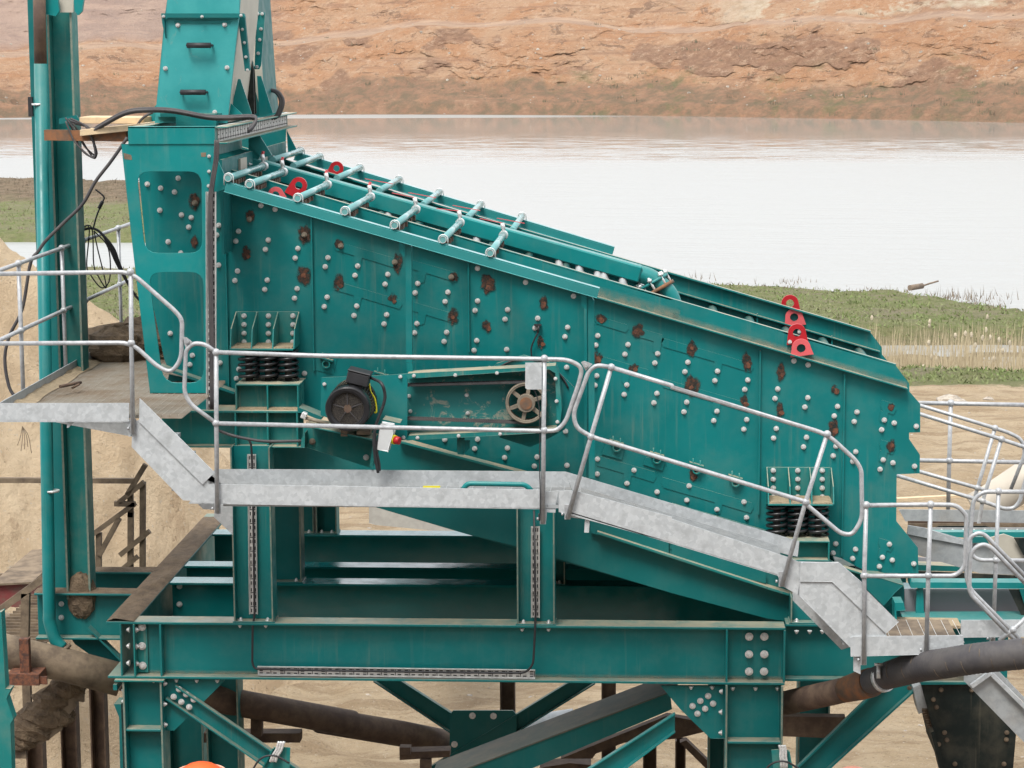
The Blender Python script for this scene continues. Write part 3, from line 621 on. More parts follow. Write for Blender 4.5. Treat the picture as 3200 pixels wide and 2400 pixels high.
# far side plate, cross tubes and discharge end
dY = V((0, YQ - YP, 0)); far = MB().prism([p + dY for p in plate_pts], YQ + .012)
far.ob(la + dY, lb + dY, Y_, Z_, -.07, 0, -.005, .005); far.ob(ta + dY - tdir * 1.35, tb + dY, Y_, tdir.cross(Y_).normalized() * -1, -.06, 0, -.012, .002)
for s in ('F 535,360 535,430', 'F 1003,500 1003,560'):
    a, b_ = WS(s, YQ); far.box((a.x - .006, YQ - .05, b_.z - .4), (a.x + .006, YQ, a.z))
fp = far.build('side_plate', 'green_paint', scr, bevel=.002)
tb_ = MB(); a0 = W('R 700,760', YP); 
for i in range(16):
    p = a0 + SL * (.02 + .34 * i) - Z_ * .14; tb_.cyl(p + Y_ * .02, p + Y_ * (YQ - YP - .01), .05, 10)
tb_.build('cross_tube', 'green_shade', scr)
dk = MB()
for off in (.16, .75):
    p = W('O 470,430', YP) - Z_ * (off + .05); dk.ob(p, p + SL * 5.2, Y_, Z_, .02, YQ - YP - .02, -.03, .0)
dk.build('screen_deck', 'rubber', scr)
ed = MB(); p = W('I 1235,340', YP); q = W('I 1545,300', YP); ed.box((p.x, YP + .02, p.z - .35), (p.x + .02, YQ, p.z + .6)); ed.build('discharge_lip', 'green_shade', scr)
# red lifting lugs
def lug(s, Y, th, mat, flip=False, name='lifting_lug'):
    """plate standing across the side: outline with a round eye"""
    p = px(s); (cx, cy), (bx, by), rr = p[0], p[1], abs(p[2][0] - p[0][0])
    c_ = W((cx, cy), Y); b_ = W((bx, by), Y); R = (W((cx + rr, cy), Y) - c_).length; n = 16; out = []
    dv = (b_ - c_); L = dv.length; dn = dv.normalized(); sv = V((dn.z, 0, -dn.x))
    for j in range(n + 1):
        th_ = math.pi * j / n; out.append(c_ - sv * math.cos(th_) * R - dn * math.sin(th_) * R)
    out += [c_ + sv * R * 1.22 + dn * L, c_ - sv * R * 1.22 + dn * L]
    hole = [c_ + V((math.cos(2 * math.pi * j / 18) * R * .47, 0, math.sin(2 * math.pi * j / 18) * R * .47)) for j in range(18)]
    m = MB().prism(out, Y + th, [hole]); return m.build(name, mat, scr, bevel=.002)
lug('F 812,580 818,628 752,590', YP - .05, .02, 'red_light'); lug('F 786,482 790,555 730,480', YP - .022, .02, 'red_paint')
lug('F 768,385 775,440 712,388', YQ - .04, .02, 'red_light'); lug('F 742,298 745,365 688,300', YQ + .1, .02, 'red_paint')
lug('R 780,770 800,830 690,770', YP - .05, .02, 'red_light'); lug('R 1045,662 985,790 950,662', YP - .022, .02, 'red_paint')
lug('R 1480,465 1450,560 1400,470', YQ + .02, .02, 'red_paint')
for s, Y in (('F 740,540', YP - .023), ('F 800,475', YP + .0), ('F 700,352', YQ + .09), ('R 903,762', YP + .11)): bolt(scr, W(s, Y), .016)
# upper spring brackets
BZ = []
def bracket(cols, rows, box, lean):
    a, b_ = WS(box, YP - .001); m = MB(); m.box((a.x, YP - .012, b_.z), (b_.x, YP - .002, a.z))
    lz = W(px(box)[1], YP - .32).z; m.box((a.x - .0, YP - .32, lz - .012), (b_.x, YP - .012, lz + .004)); BZ.append(lz - .012)
    n = 4
    for i in range(n):
        x = a.x + (b_.x - a.x) * i / (n - 1); xo = x + lean * (1 if i < n - 1 else .6)
        q = [V((x, YP - .012, a.z)), V((x + .01, YP - .012, a.z)), V((x + .01, YP - .012, lz)), V((x, YP - .012, lz))]
        m.hexa([(x, YP - .32, lz), (x + .01, YP - .32, lz), (x + .01, YP - .012, lz), (x, YP - .012, lz), (x, YP - .26, a.z - .11), (x + .01, YP - .26, a.z - .11), (x + .01, YP - .012, a.z), (x, YP - .012, a.z)])
    o = m.build('spring_bracket', 'green_dusty', scr, bevel=.002)
    f = MB(); f.box((a.x + .01, YP - .31, lz + .0045), (b_.x - .01, YP - .02, lz + .012)); f.build('settled_sand', 'sand_dust', o)
    for c_ in cols:
        for r in rows: bolt(o, W((c_, r), YP - .013), .021)
    return o
d = ZN['D']; f_ = ZN['F']
bracket([d[0] + x * k0 for x in (1534, 1687, 1841)], [d[1] + y * k0 for y in (376, 431, 486, 540)], 'D 1482,348 1880,585', 0)
bracket([f_[0] + x * k0 for x in (636, 790, 944)], [f_[1] + y * k0 for y in (1348, 1403, 1458, 1513)], 'F 592,1325 992,1562', 0)
# small clamped grease blocks and hose clips on the plate
for s in ('D 2050,640', 'E 385,735', 'E 1865,1165', 'E 2118,1240', 'F 155,1305', 'F 400,1385'):
    c_ = W(s, YP - .03); m = MB(); m.ob(c_ - SL * .06, c_ + SL * .06, Y_, Z_, -.03, .03, -.012, .0)
    for k in (-.03, .03): m.cyl(c_ + SL * k - Z_ * .05, c_ + SL * k + Z_ * .035, .006, 6); 
    m.ring(c_ - Z_ * .05 - Y_ * .02, Y_, .034, .024, .03, 14); m.build('pipe_clip', 'green_dusty', scr)
pp = MB(); pp.prism(WS('D 1975,615 2120,640 2095,745 1975,715', YP - .006), YP)
for s in ('E 1795,1180 1915,1205 1895,1280 1770,1245', 'E 2050,1265 2170,1290 2150,1350 2030,1310'): pp.prism(WS(s, YP - .014), YP - .006)
pp.split('backing_plate', 'green_paint', scr)
# belt guard: tray open to the front with pulley and belts
YG = -.36
gd = thing('belt_guard', W('E 1000,1150', YG), 'long green open fronted belt guard with dusty inside and spoked pulley', 'belt guard')
m = MB(); m.prism(WS('E 10,765 450,748 548,742 548,1155 440,1160 395,1130 5,1000', YG), YG + .02)
m.build('motor_plate', 'green_paint', gd, bevel=.002)
m = MB(); m.prism(WS('E 548,770 548,740 1400,695 1478,690 1500,735 1520,960 1500,1105 545,1158 556,1130 1488,1085 1478,735 1440,712', YG), YG + .17)
m.build('guard_rim', 'green_dusty', gd, bevel=.002)
m = MB(); m.prism(WS('E 540,752 1485,705 1500,1100 540,1150', YG + .17), YG + .18); m.build('back_panel', 'guard_back', gd)
m = MB(); m.prism(WS('E 1085,700 1110,675 1280,625 1440,668 1600,830 1600,870 1540,1090 1410,1160 1320,1200 1130,1140 1110,1060', YG + .2), YG + .23)
m.build('rear_cover', 'green_paint', gd, bevel=.002)
m = MB()
for a0_, a1_, R, c_ in ((20, 85, .35, 'E 1295,925'), (95, 130, .35, 'E 1295,925')):
    cc = W(c_, YG + .19); pts = [cc + V((math.cos(math.radians(q)) * R, 0, math.sin(math.radians(q)) * R)) for q in range(a0_, a1_, 5)]; m.tube(pts, .008, 6)
m.build('slot_seal', 'rubber', gd)
for s in ('E 505,758 590,752 850,748 1112,735 1480,770 1487,912 1492,1042 613,1142 871,1130 1132,1118 525,1140 28,805',): 
    for p in px(s): bolt(gd, W(p, YG - .001), .014)
for s in ('E 922,874 928,987 560,880 568,975',):
    for p in px(s): bolt(gd, W(p, YG + .168), .015)
pu = W('E 1295,925', YG + .02); R = (W('E 1425,925', YG + .02) - pu).length
m = MB(); m.ring(pu, Y_, R, R * .85, .1, 40); m.ring(pu - Y_ * .004, Y_, R * .98, R * .93, .01, 40)
for k in range(6):
    th = math.radians(20 + 60 * k); dv = V((math.cos(th), 0, math.sin(th))); m.bar(pu + dv * R * .3 + Y_ * .03, pu + dv * R * .85 + Y_ * .03, .03, .03, Y_)
m.cyl(pu - Y_ * .012, pu + Y_ * .09, R * .44, 24)
pul = m.build('pulley', 'cast_pulley', gd, bevel=.002)
m = MB(); m.cyl(pu - Y_ * .02, pu - Y_ * .011, R * .3, 20); m.build('hub', 'rust_orange', pul)
m = MB()
for s in ('E 540,812 1300,792', 'E 540,1022 1290,1048'):
    a, b_ = WS(s, YG + .05)
    for q in range(3): m.bar(a + Y_ * .025 * q, b_ + Y_ * .025 * q, .018, .016)
    n = 64
    for q in range(n):
        p = a.lerp(b_, q / n); sg = -1 if s[2] == '5' and '812' in s else 1; m.box((p.x, YG + .045, p.z - .013), (p.x + .006, YG + .1, p.z + .013))
m.build('belt', 'hose_rubber', gd)
# ------------------------------------------------------------------ motor
mo = thing('electric_motor', W('E 180,1070', -.6), 'black electric motor with round fan grille and tilted terminal box', 'motor')
c_ = W('E 172,962', -.78); R = (W('E 312,962', -.78) - c_).length
m = MB(); m.ring(c_, Y_, R, R * .74, .13, 44); m.ring(c_ - Y_ * .006, Y_, R * .97, R * .8, .01, 44); cowl = m.build('fan_cowl', 'spring_black', mo, bevel=.004)
m = MB(); m.cyl(c_ + Y_ * .05, c_ + Y_ * .06, R * .76, 30)
for q in range(-9, 10):
    w_ = math.sqrt(max(0, (R * .75) ** 2 - (q * R * .078) ** 2)); m.bar(c_ + V((-w_, .02, q * R * .078)), c_ + V((w_, .02, q * R * .078)), .0025, .0025); m.bar(c_ + V((q * R * .078, .02, -w_)), c_ + V((q * R * .078, .02, w_)), .0025, .0025)
m.build('grille', 'grille', mo)
m = MB(); m.cyl(c_ + Y_ * .015, c_ + Y_ * .03, R * .19, 14); m.build('hub', 'rust_brown', mo)
m = MB()
for k in range(5):
    th = math.radians(20 + 72 * k); dv = V((math.cos(th), 0, math.sin(th))); m.bar(c_ + dv * R * .15 + Y_ * .035, c_ + dv * R * .72 + Y_ * .045, .006, .05, Y_)
m.build('fan_blade', 'hose_rubber', mo)
m = MB(); m.cyl(c_ + Y_ * .13, c_ + Y_ * .42, R * .86, 36)
for k in range(44):
    th = 2 * math.pi * k / 44; dv = V((math.cos(th), 0, math.sin(th))); m.bar(c_ + dv * R * .93 + Y_ * .12, c_ + dv * R * .93 + Y_ * .38, .007, R * .2, dv)
m.cyl(c_ + Y_ * .36, c_ + Y_ * .42, R * 1.04, 36); m.build('body', 'black_paint', mo)
m = MB(); a = W('E 245,758', -.6); rot = Matrix.Rotation(math.radians(14), 3, 'Y')
def tbx(x0, y0, z0, x1, y1, z1): m.hexa([a + rot @ V(q) for q in ((x0, y0, z0), (x1, y0, z0), (x1, y1, z0), (x0, y1, z0), (x0, y0, z1), (x1, y0, z1), (x1, y1, z1), (x0, y1, z1))])
tbx(-.085, -.08, -.055, .085, .1, .035); tbx(-.09, -.085, .036, .09, .105, .05); tbx(-.05, -.06, -.12, .05, .08, -.055); m.build('terminal_box', 'rubber', mo, bevel=.006)
m = MB(); e = W('E 233,790', -.62); m.ring(e, X_ * .6 + Y_, .024, .013, .012, 14); m.cyl(e - Z_ * .06, e - Z_ * .02, .01, 8); m.build('lifting_eye', 'zinc', mo)
m = MB(); m.box(W('E 230,1085', -.62) - V((0, 0, .02)), W('E 330,1100', -.45)); m.box(W('E 130,1085', -.62), W('E 190,1110', -.45)); m.split('foot', 'muddy_steel', mo)
m = MB(); m.tube(smooth(WS('E 320,765', -.6) + WS('E 385,800 408,870 400,930 370,1010 345,1090 340,1200 355,1300 365,1360', -.75)), .012, 8)
m.tube(smooth(WS('E 345,1100', -.74) + WS('E 352,1200 372,1300 375,1350', -.74)), .009, 8)
tag(m.build('cable', 'rubber', None), 'thick black cable hanging from the motor terminal box', 'cable')
m = MB(); m.tube(smooth(WS('E 310,800 318,850 345,900 355,975 340,985', -.5)), .007, 6); tag(m.build('earth_cable', 'yellow'), 'short yellow cable behind the motor', 'cable')
# motor base cradle (left of and below the motor)
m = MB(); m.prism(WS('K 105,520 330,545 600,620 600,625 575,800 130,660 105,600', -.3), -.27)
m.ob(W('K 120,505', -.62), W('K 598,605', -.62), Y_, Z_, 0, .35, -.012, .0); m.prism(WS('K 590,610 606,640 583,800 565,790', -.62), -.3)
m.prism(WS('K 95,600 115,560 115,660 90,660', -.45), -.3)
mb_ = m.build('motor_cradle', 'green_dusty', gd, bevel=.002)
m = MB()
for s in ('K 120,455 280,500', 'K 125,490 280,530'): a, b_ = WS(s, -.5); m.cyl(a, b_, .014, 8)
m.build('tension_rod', 'cast_pulley', gd)
bolt(mb_, W('K 168,618', -.301), .024, 'cast_pulley'); bolt(mb_, W('K 540,728', -.301), .022)
m = MB(); m.bar(W('K 95,430', -.5), W('K 130,445', -.5), .06, .05); m.build('tension_nut', 'zinc', gd, bevel=.006)
# isolator switch
sw = thing('isolator_switch', W('K 660,690', -.72), 'white isolator box with red and yellow rotary switch under the guard', 'switch')
m = MB(); m.prism(WS('K 645,500 722,512 728,560 690,688 622,670 628,560', -.74), -.64); m.build('enclosure', 'white_plastic', sw, bevel=.006)
a = W('K 712,600', -.69); m = MB(); m.cyl(a, a + V((.035, -.02, -.005)), .036, 18); m.build('bezel', 'yellow', sw); m = MB(); m.cyl(a + V((.03, -.02, -.004)), a + V((.07, -.035, -.01)), .03, 16); m.build('knob', 'red_paint', sw)
m = MB(); m.tube(smooth(WS('K 640,560 600,700 615,800 625,835', -.72)), .01, 8); tag(m.build('cable', 'rubber'), 'black cable dropping behind the white isolator box', 'cable')
m = MB(); m.prism(WS('K 650,500 655,465 775,492 770,505 665,480', -.6), -.42); m.build('switch_bracket', 'green_paint', gd, bevel=.002)
# lubrication hose on the plate
m = MB(); m.tube(smooth(WS('E 1370,480 1345,530 1328,580 1330,640', YP - .05)), .007, 6); m.tube(WS('E 1375,440 1368,482', YP - .05), .008, 6); m.prism(WS('E 1345,430 1390,432 1390,440 1345,440', YP - .05), YP); m.build('grease_hose', 'rubber', scr)
# ------------------------------------------------------------------ coil springs
def spring(c0, c1, r, turns, label):
    m = MB(); n = turns * 16; L = c1 - c0; pts = []
    for i in range(n + 1):
        th = 2 * math.pi * turns * i / n; pts.append(c0 + L * (i / n) + V((math.cos(th) * r, math.sin(th) * r, 0)))
    m.tube(pts, .0125, 8); return tag(m.build('coil_spring', 'spring_black', None, origin=c0), label, 'spring', 'coil springs carrying the screen')
for nm, xs, y0, y1, off in (('left', (1562, 1685, 1810), 600, 805, 'D'), ('right', (660, 790, 920), 1575, 1790, 'F')):
    for x, ps in zip(xs, ('leftmost', 'middle', 'rightmost')):
        p = W('%s %d,%d' % (off, x, y0), .24); q = W('%s %d,%d' % (off, x, y1), .05); p.z = BZ[0 if nm == 'left' else 1]
        spring(V((p.x, .24, q.z + .012)), V((p.x, .24, p.z - .015)), .078, 5, '%s of the three black coil springs under the %s' % (ps, 'upper left spring bracket' if nm == 'left' else 'lower right spring bracket'))
        m = MB(); m.cyl(V((p.x, .24, q.z)), V((p.x, .24, p.z)), .03, 12); tag(m.build('spring_core', 'rubber'), '%s dark rubber buffer inside the coil springs on the %s' % (ps, nm), 'buffer', 'buffers inside the coil springs')
# ------------------------------------------------------------------ spray bars on their own fixed rails
YN, YM, YF = -.25, 1.52, 3.42
sr = thing('spray_rack', W('E 1690,1380', YN), 'green rails with two rows of pipes above the screen deck', 'spray rack')
def rail(s, Y):
    a, b_ = along(s, Y); d_ = (b_ - a).normalized(); nv = d_.cross(Y_).normalized(); nv = nv if nv.z > 0 else -nv
    m = MB(); m.ob(a, b_, Y_, nv, -.04, .05, -.008, .0); m.ob(a, b_, Y_, nv, -.04, -.032, -.075, -.008); m.ob(a, b_, Y_, nv, -.075, -.04, -.079, -.071); return m.build('rail', 'green_smooth', sr, bevel=.006)
rail('R 225,618 Q 775,662', YN); rail('R 1020,270 Q 980,92', YF)
m = MB(); m.box(W('Q 765,100', YF), W('Q 835,160', YF) + Y_ * .02); m.build('rail_foot', 'green_paint', sr)
a, b_ = W('R 515,345', YM), W('Q 1365,372', YM); d_ = (b_ - a).normalized(); nv = d_.cross(Y_).normalized(); nv = nv if nv.z > 0 else -nv
hd = MB(); hd.ob(a, b_, Y_, nv, -.02, .16, -.14, .0); hp = hd.build('header_pipe', 'green_clean', sr, bevel=.012)
e0 = b_ - nv * .07 + Y_ * .07; el = MB(); el.tube(smooth([e0 - d_ * .05, e0 + d_ * .1 - Z_ * .01, e0 + d_ * .24 - Z_ * .09, e0 + d_ * .3 - Z_ * .2]), .075, 18); el.build('elbow', 'green_clean', hp)
fc = W('Q 1500,590', YM + .12); fa = V((.5, -.1, -.85)).normalized(); m = MB(); m.cyl(fc - fa * .012, fc + fa * .012, .15, 24); m.build('flange', 'green_clean', hp)
m = MB(); fq = fc + fa * .06; m.cyl(fq, fq + fa * .03, .165, 24); m.build('backing_flange', 'rust_orange', hp)
for k in range(8):
    th = 2 * math.pi * k / 8; e1 = fa.orthogonal().normalized(); e2 = fa.cross(e1); q = fc + (e1 * math.cos(th) + e2 * math.sin(th)) * .14
    m = MB(); m.cyl(q - fa * .05, q + fa * .09, .011, 8); m.cyl(q - fa * .035, q - fa * .012, .022, 6); m.build('stud_bolt', 'zinc', hp)
m = MB(); m.tube(smooth([fq, fq + fa * .25, fq + V((.35, 0, -.55)), fq + V((.5, 0, -1.1))]), .1, 16); tag(m.build('feed_hose', 'hose_rubber'), 'grey rubber hose bolted to the elbow above the screen', 'hose')
# camlock couplings hanging below the header
for s in ('Q 210,250', 'Q 490,330', 'Q 745,410', 'Q 830,420', 'Q 1090,500', 'B 430,1310', 'B 210,1250', 'B 985,1480'):
    p = W(s, YM + .02) - Z_ * .01; m = MB(); m.tube([p, p - Z_ * .05, p - Z_ * .055, p - Z_ * .1, p - Z_ * .11, p - Z_ * .22, p - Z_ * .23, p - Z_ * .3], .05, 10, rr=[.036, .036, .043, .043, .036, .036, .045, .04]); c1 = m.build('coupling', 'galvanised_dull', sr)
    m = MB(); m.bar(p + V((.04, -.05, -.18)), p + V((.07, -.06, -.3)), .012, .012); m.build('lever', 'red_paint', c1)
sb_l = px('R 243,572 488,645 1042,805 1585,958 B 472,1412 775,1503 1072,1587')
sb_r = px('R 590,430 835,500 1352,640 1875,790 B 600,1298 893,1385 1168,1460')
fr = px('R 1065,265 1285,330 1750,460 2200,595 B 750,1210 1010,1285 1270,1360')
fl = px('R 830,330 1095,400 1590,540 2020,690 B 690,1262 955,1330 1212,1410')
for i, (a, b_) in enumerate(zip(sb_l, sb_r)):
    A = W(a, YN); x = A.x; z_ = A.z + .0
    m = MB(); m.cyl(A - Y_ * .05, V((A.x, YM - .12, z_)), .028, 16); o = m.build('spray_pipe', 'green_tube', sr)
    m = MB(); m.ring(A - Y_ * .053, Y_, .0285, .024, .004, 18); pts = [A + V((math.cos(q) * .036, -.02, math.sin(q) * .036)) for q in [math.pi * k / 10 for k in range(11)]]
    pts = [A + V((.036, -.02, -.055))] + pts + [A + V((-.036, -.02, -.055))]; m.tube(pts, .005, 6); m.build('u_bolt', 'zinc', o)
    m = MB(); e = V((A.x, YM - .2, z_)); m.cyl(e, e + Y_ * .09, .038, 14); m.cyl(e + V((0, .05, .04)), e + V((-.01, .05, .1)), .018, 8); vv = m.build('valve', 'zinc', o)
    m = MB()
    if i < 4: m.bar(e + V((-.01, .05, .09)), e + V((.0, .06, .125)), .022, .014)
    else: m.bar(e + V((-.01, .05, .1)), e + V((-.2, .05, .14 - .02 * (i % 2))), .008, .006)
    m.build('handle', 'red_light', vv)
    m = MB()
    for q in range(14): p = V((A.x + random.uniform(-.01, .01), YN + .2 + q * .09, z_ - .03)); m.box(p - V((.014, .02, .035)), p + V((.02, .02, .0)))
    m.split('nozzle', 'rust_brown', o)
    F_ = W(fr[i], YF); m = MB(); m.cyl(V((F_.x, YM + .28, F_.z)), F_ + Y_ * .03, .028, 16); o2 = m.build('spray_pipe', 'green_tube', sr)
    m = MB(); pts = [F_ + V((math.cos(q) * .038, 0, math.sin(q) * .038)) for q in [math.pi * k / 10 for k in range(11)]]; pts = [F_ + V((.038, 0, -.07))] + pts + [F_ + V((-.038, 0, -.07))]; m.tube(pts, .005, 6); m.build('u_bolt', 'zinc', o2)
    if i > 2: 
        m = MB(); e = V((F_.x, YM + .45, F_.z + .05)); m.bar(e + V((-.14, 0, .045)), e + V((.1, 0, 0.0)), .008, .006); m.build('handle', 'red_light', o2)
# rail posts with their tabs
def post(s, y0, y1): return MB().prism(WS(s, y0), y1)
m = post('B 538,1520 552,1520 575,1550 575,1659 E 575,40 578,672 541,668 B 538,1659', YN, YN + .06); m.build('post', 'green_paint', sr, bevel=.002)
m = post('B 497,1490 533,1502 533,1605 525,1612 497,1580', YN - .02, YN - .008); m.build('tab', 'green_paint', sr)
m = post('E 1684,240 1700,248 1722,280 1727,1395 1690,1395', YN, YN + .06); m.build('post', 'green_paint', sr, bevel=.002)
m = post('E 1640,212 1677,222 1677,335 1665,332 1642,312', YN - .02, YN - .008); m.build('tab', 'green_paint', sr)
m = post('E 1660,240 1676,240 1680,900 1672,1390 1662,1390', YP - .08, YP - .02); m.build('stiffener', 'green_paint', sr)
m = post('E 862,1150 904,1150 904,1250 865,1245', YN, YN + .05); m.prism(WS('E 908,1160 940,1160 938,1210 908,1240', YN), YN + .01); m.prism(WS('E 545,672 580,672 582,745 550,745', YN), YN + .04); m.build('post', 'green_paint', sr, bevel=.002)
# ================================================================== FEED FRAME, CHUTE AND STEELWORK
ff = thing('feed_box', W('D 1150,960', YN), 'green frame panel with two round cornered windows left of the screen', 'feed frame')
def rrect(p, r=.05):               # rounded quad on a plane, p in order
    return [q for q in fil([(V(p[0]) + V(p[1])) / 2] + [V(a) for a in p[1:]] + [V(p[0]), (V(p[0]) + V(p[1])) / 2], r, 4)][:-1]
outer = WS('A 762,905 1345,905 D 1322,0 1325,965 955,962 840,0', YN)
h1 = rrect(WS('A 858,1078 1266,1078 1272,1590 912,1590', YN), .1); h2 = rrect(WS('D 932,102 1279,102 1281,797 1025,797', YN), .11)
MB().prism(outer, YN + .015, [h1, h2]).build('front_panel', 'green_clean', ff, bevel=.002)
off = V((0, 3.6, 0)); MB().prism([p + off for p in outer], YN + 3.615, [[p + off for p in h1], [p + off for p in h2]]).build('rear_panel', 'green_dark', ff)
m = MB(); m.prism(WS('A 1345,960 1365,1000 1425,1130 1412,1188 1345,1212', YN + .02), YN + .035)
m.prism(WS('R 905,0 915,40 1020,245 920,275', YN + 3.4), YN + 3.41); m.prism(WS('R 470,80 590,80 735,310 610,350 465,170', YM - .02), YM - .0); m.prism(WS('R 470,110 460,430 590,350 600,70', YM + .0), YM + .015)
m.split('gusset', 'green_clean', ff)
# back wall of the feed box with its hand holes
a, b_ = W('A 1368,960', YN + .1), W('A 1560,870', YM)
m = MB(); x_ = W('A 1385,900', 0).x; z0, z1 = W('A 1400,1100', .5).z - .6, W('A 1400,1000', YN).z - .02
m.box((x_ - .02, YN + .3, z0), (x_, YM - .05, z1)); m.box((x_ - .02, YM + .02, z0), (x_, YN + 3.55, z1)); m.split('back_wall', 'green_shade', ff)
m = MB(); m.box((x_ + .001, YM - .75, z1 - .2), (x_ + .02, YM - .45, z1 - .03)); m.box((x_ + .001, YM + .3, z1 - .2), (x_ + .02, YM + .6, z1 - .03)); m.split('plate_patch', 'cream', ff)
for y in (YM - .25, YM + 1.0):
    for z_ in (.1, .3, .5): bolt(ff, (x_ + .002, y, z1 - z_), .014, axis=X_)
for s in ('A 1314,982 1314,1077 1311,1168',):
    for p in px(s): bolt(ff, W(p, YN - .001), .013)
m = MB(); 
for s in ('D 965,888 1015,920 970,938', 'D 1285,882 1318,900 1318,935 1300,920', 'A 775,960 825,975 830,1005 780,1000', 'A 1262,960 1295,958 1295,985 1265,985'): m.prism(WS(s, YN - .0015), YN)
m.split('bare_patch', 'muddy_steel', ff)
# channel ring on top of the panels
p0, p1, p2 = W('A 805,797', YN), W('A 1350,797', YN), W('A 1345,905', YN)
def ring_side(mb, xa, xb, y0, y1, zt, zb, out):
    mb.box((xa, y0, zb), (xb, y1, zt))
m = MB(); m.box((p0.x, YN - .01, p2.z), (p1.x, YN + .005, p0.z)); m.box((p0.x, YN - .01, p0.z - .012), (p1.x, YN + .07, p0.z + .002)); m.build('front_channel', 'green_clean', ff, bevel=.002)
m = MB(); m.box((p1.x - .015, YN + .006, p2.z), (p1.x, YN + 3.62, p0.z - .002)); m.box((p1.x, YN + .006, p0.z - .013), (p1.x + .09, YN + 3.62, p0.z - .003)); m.box((p1.x, YN + .006, p2.z), (p1.x + .09, YN + 3.62, p2.z + .012)); m.build('side_channel', 'green_dusty', ff, bevel=.002)
m = MB(); m.box((p0.x, YN + .07, p0.z - .012), (p0.x + .1, YN + 3.62, p0.z)); m.box((p0.x, YN + .07, p2.z), (p0.x + .012, YN + 3.62, p0.z - .012)); m.build('side_channel', 'green_dusty', ff, bevel=.002)
m = MB(); m.box((p0.x, YN + 3.6, p2.z), (p1.x, YN + 3.612, p0.z)); m.box((p0.x + .02, YN + .4, p0.z - .1), (p1.x - .02, YN + .5, p0.z - .02)); m.build('cross_channel', 'green_dark', ff)
def tray(name, pts, wv, dv, wdt, label, slots=.055, par=None):
    """perforated cable tray: base strip with two lips and dark slots"""
    a, b_ = V(pts[0]), V(pts[1]); L = (b_ - a); n = max(2, int(L.length / slots)); d_ = L.normalized()
    t0 = thing(name, a.lerp(b_, .5), label, 'cable tray', 'perforated cable trays')
    m = MB(); m.ob(a, b_, wv, dv, -wdt / 2, wdt / 2, 0, .003)
    for s in (-1, 1): m.ob(a, b_, wv, dv, s * wdt / 2 - .002, s * wdt / 2 + .002, -.001, .022)
    m.m = 1
    for i in range(n):
        p = a + L * ((i + .5) / n)
        for s in ((-.26, .26) if i % 3 else (-.26, 0, .26)): m.ob(p - d_ * .014, p + d_ * .014, wv, dv, s * wdt - .0045, s * wdt + .0045, .0031, .005)
        if i % 2: m.ob(p + d_ * .02, p + d_ * .026, wv, dv, -wdt * .34, wdt * .34, .0031, .0046)
    m.build('base', ['tray_steel', 'rubber'], t0); return t0
tray('cable_tray', [(p1.x + .001, YN + .1, (p0.z + p2.z) / 2), (p1.x + .001, YN + 3.55, (p0.z + p2.z) / 2)], Z_, X_, .13, 'wide cable tray bolted along the feed box side under the chute')
a, b_ = WS('A 1328,1205 D 1330,965', YN - .03); tray('cable_tray', [a, b_], X_, -Y_, .075, 'tall upright cable tray on the edge of the windowed panel')
m = MB(); pts = WS('A 1362,880 1358,1000 1330,1180 1322,1300 D 1322,50 1330,500 1335,960', YN - .06)
for q in (-.012, .0, .012): m.tube(smooth([p + X_ * q for p in pts]), .009, 6)
tag(m.build('cable_bundle', 'hose_rubber'), 'bundle of black cables strapped down the upright tray', 'cables')
# chute: near and far legs over the screen
ch = thing('feed_chute', W('A 1200,760', 1.2), 'tall pale green twin feed chute with bolted hatch at the upper left', 'chute')
y0 = .45
m = MB(); m.prism(WS('A 1062,-60 1510,-60 1500,110 1425,770 975,770 1035,110', y0), y0 + .03); m.build('near_leg', 'green_pale', ch, bevel=.004)
m = MB(); m.prism(WS('A 1058,-60 1504,-60 1500,84 1050,84', y0 - .02), y0 - .004); m.build('upper_face', 'green_pale', ch, bevel=.003)
hz = MB(); hz.prism(rrect(WS('A 1046,112 1498,112 1432,735 985,735', y0 - .022), .03), y0 - .002); hatch = hz.build('hatch', 'green_pale', ch, bevel=.003)
for s in ('A 1175,285 1325,285', 'A 1135,580 1292,580'):
    a, b_ = WS(s, y0 - .09); m = MB(); m.cyl(a, b_, .022, 10); m.cyl(a, a + Y_ * .07, .01, 6); m.cyl(b_, b_ + Y_ * .07, .01, 6); m.build('handle', 'rubber', hatch)
m = MB(); a, b_ = WS('A 1095,137 1445,137', y0 - .03); m.bar(a, b_, .012, .014); a, b_ = WS('A 1010,722 1390,722', y0 - .04); m.bar(a, b_, .04, .03); m.build('hatch_lip', 'green_shade', hatch)
for p in px('A 1118,158 1412,155 1040,430 1427,425 1350,705'): bolt(hatch, W(p, y0 - .023), .018)
m = MB(); m.prism(WS('A 1013,84 1530,84 1542,108 1500,111 1032,111 1040,240 1020,150', y0 - .06), y0 - .02)
m.prism(WS('A 1495,100 1535,90 1570,440 1540,445', y0 + .1), y0 + .14)
m.split('flange', 'green_shade', ch, bevel=.002)
for p in px('A 1028,103 1270,105 1515,97'): bolt(ch, W(p, y0 - .061), .012)
for p in px('A 1523,185 1536,268 1545,358 1555,440'): bolt(ch, W(p, y0 + .099), .012)
mm = MB(); mm.prism(WS('A 1070,-60 1504,-60 1494,110 1420,770 985,770 1045,110', y0 + .031), y0 + .98); mm.build('side_face', 'cream', ch)
m = MB(); m.prism(WS('A 1555,200 1590,430 1600,750 1520,760 1440,600', y0 + .93), y0 + .955); m.prism(WS('A 1542,195 1562,330 1600,440 1612,715 1535,715 1528,450', 1.45), 1.46); m.split('gap_shade_plate', 'black_paint', ch)  # black sheets painting in the darkness between the chute legs
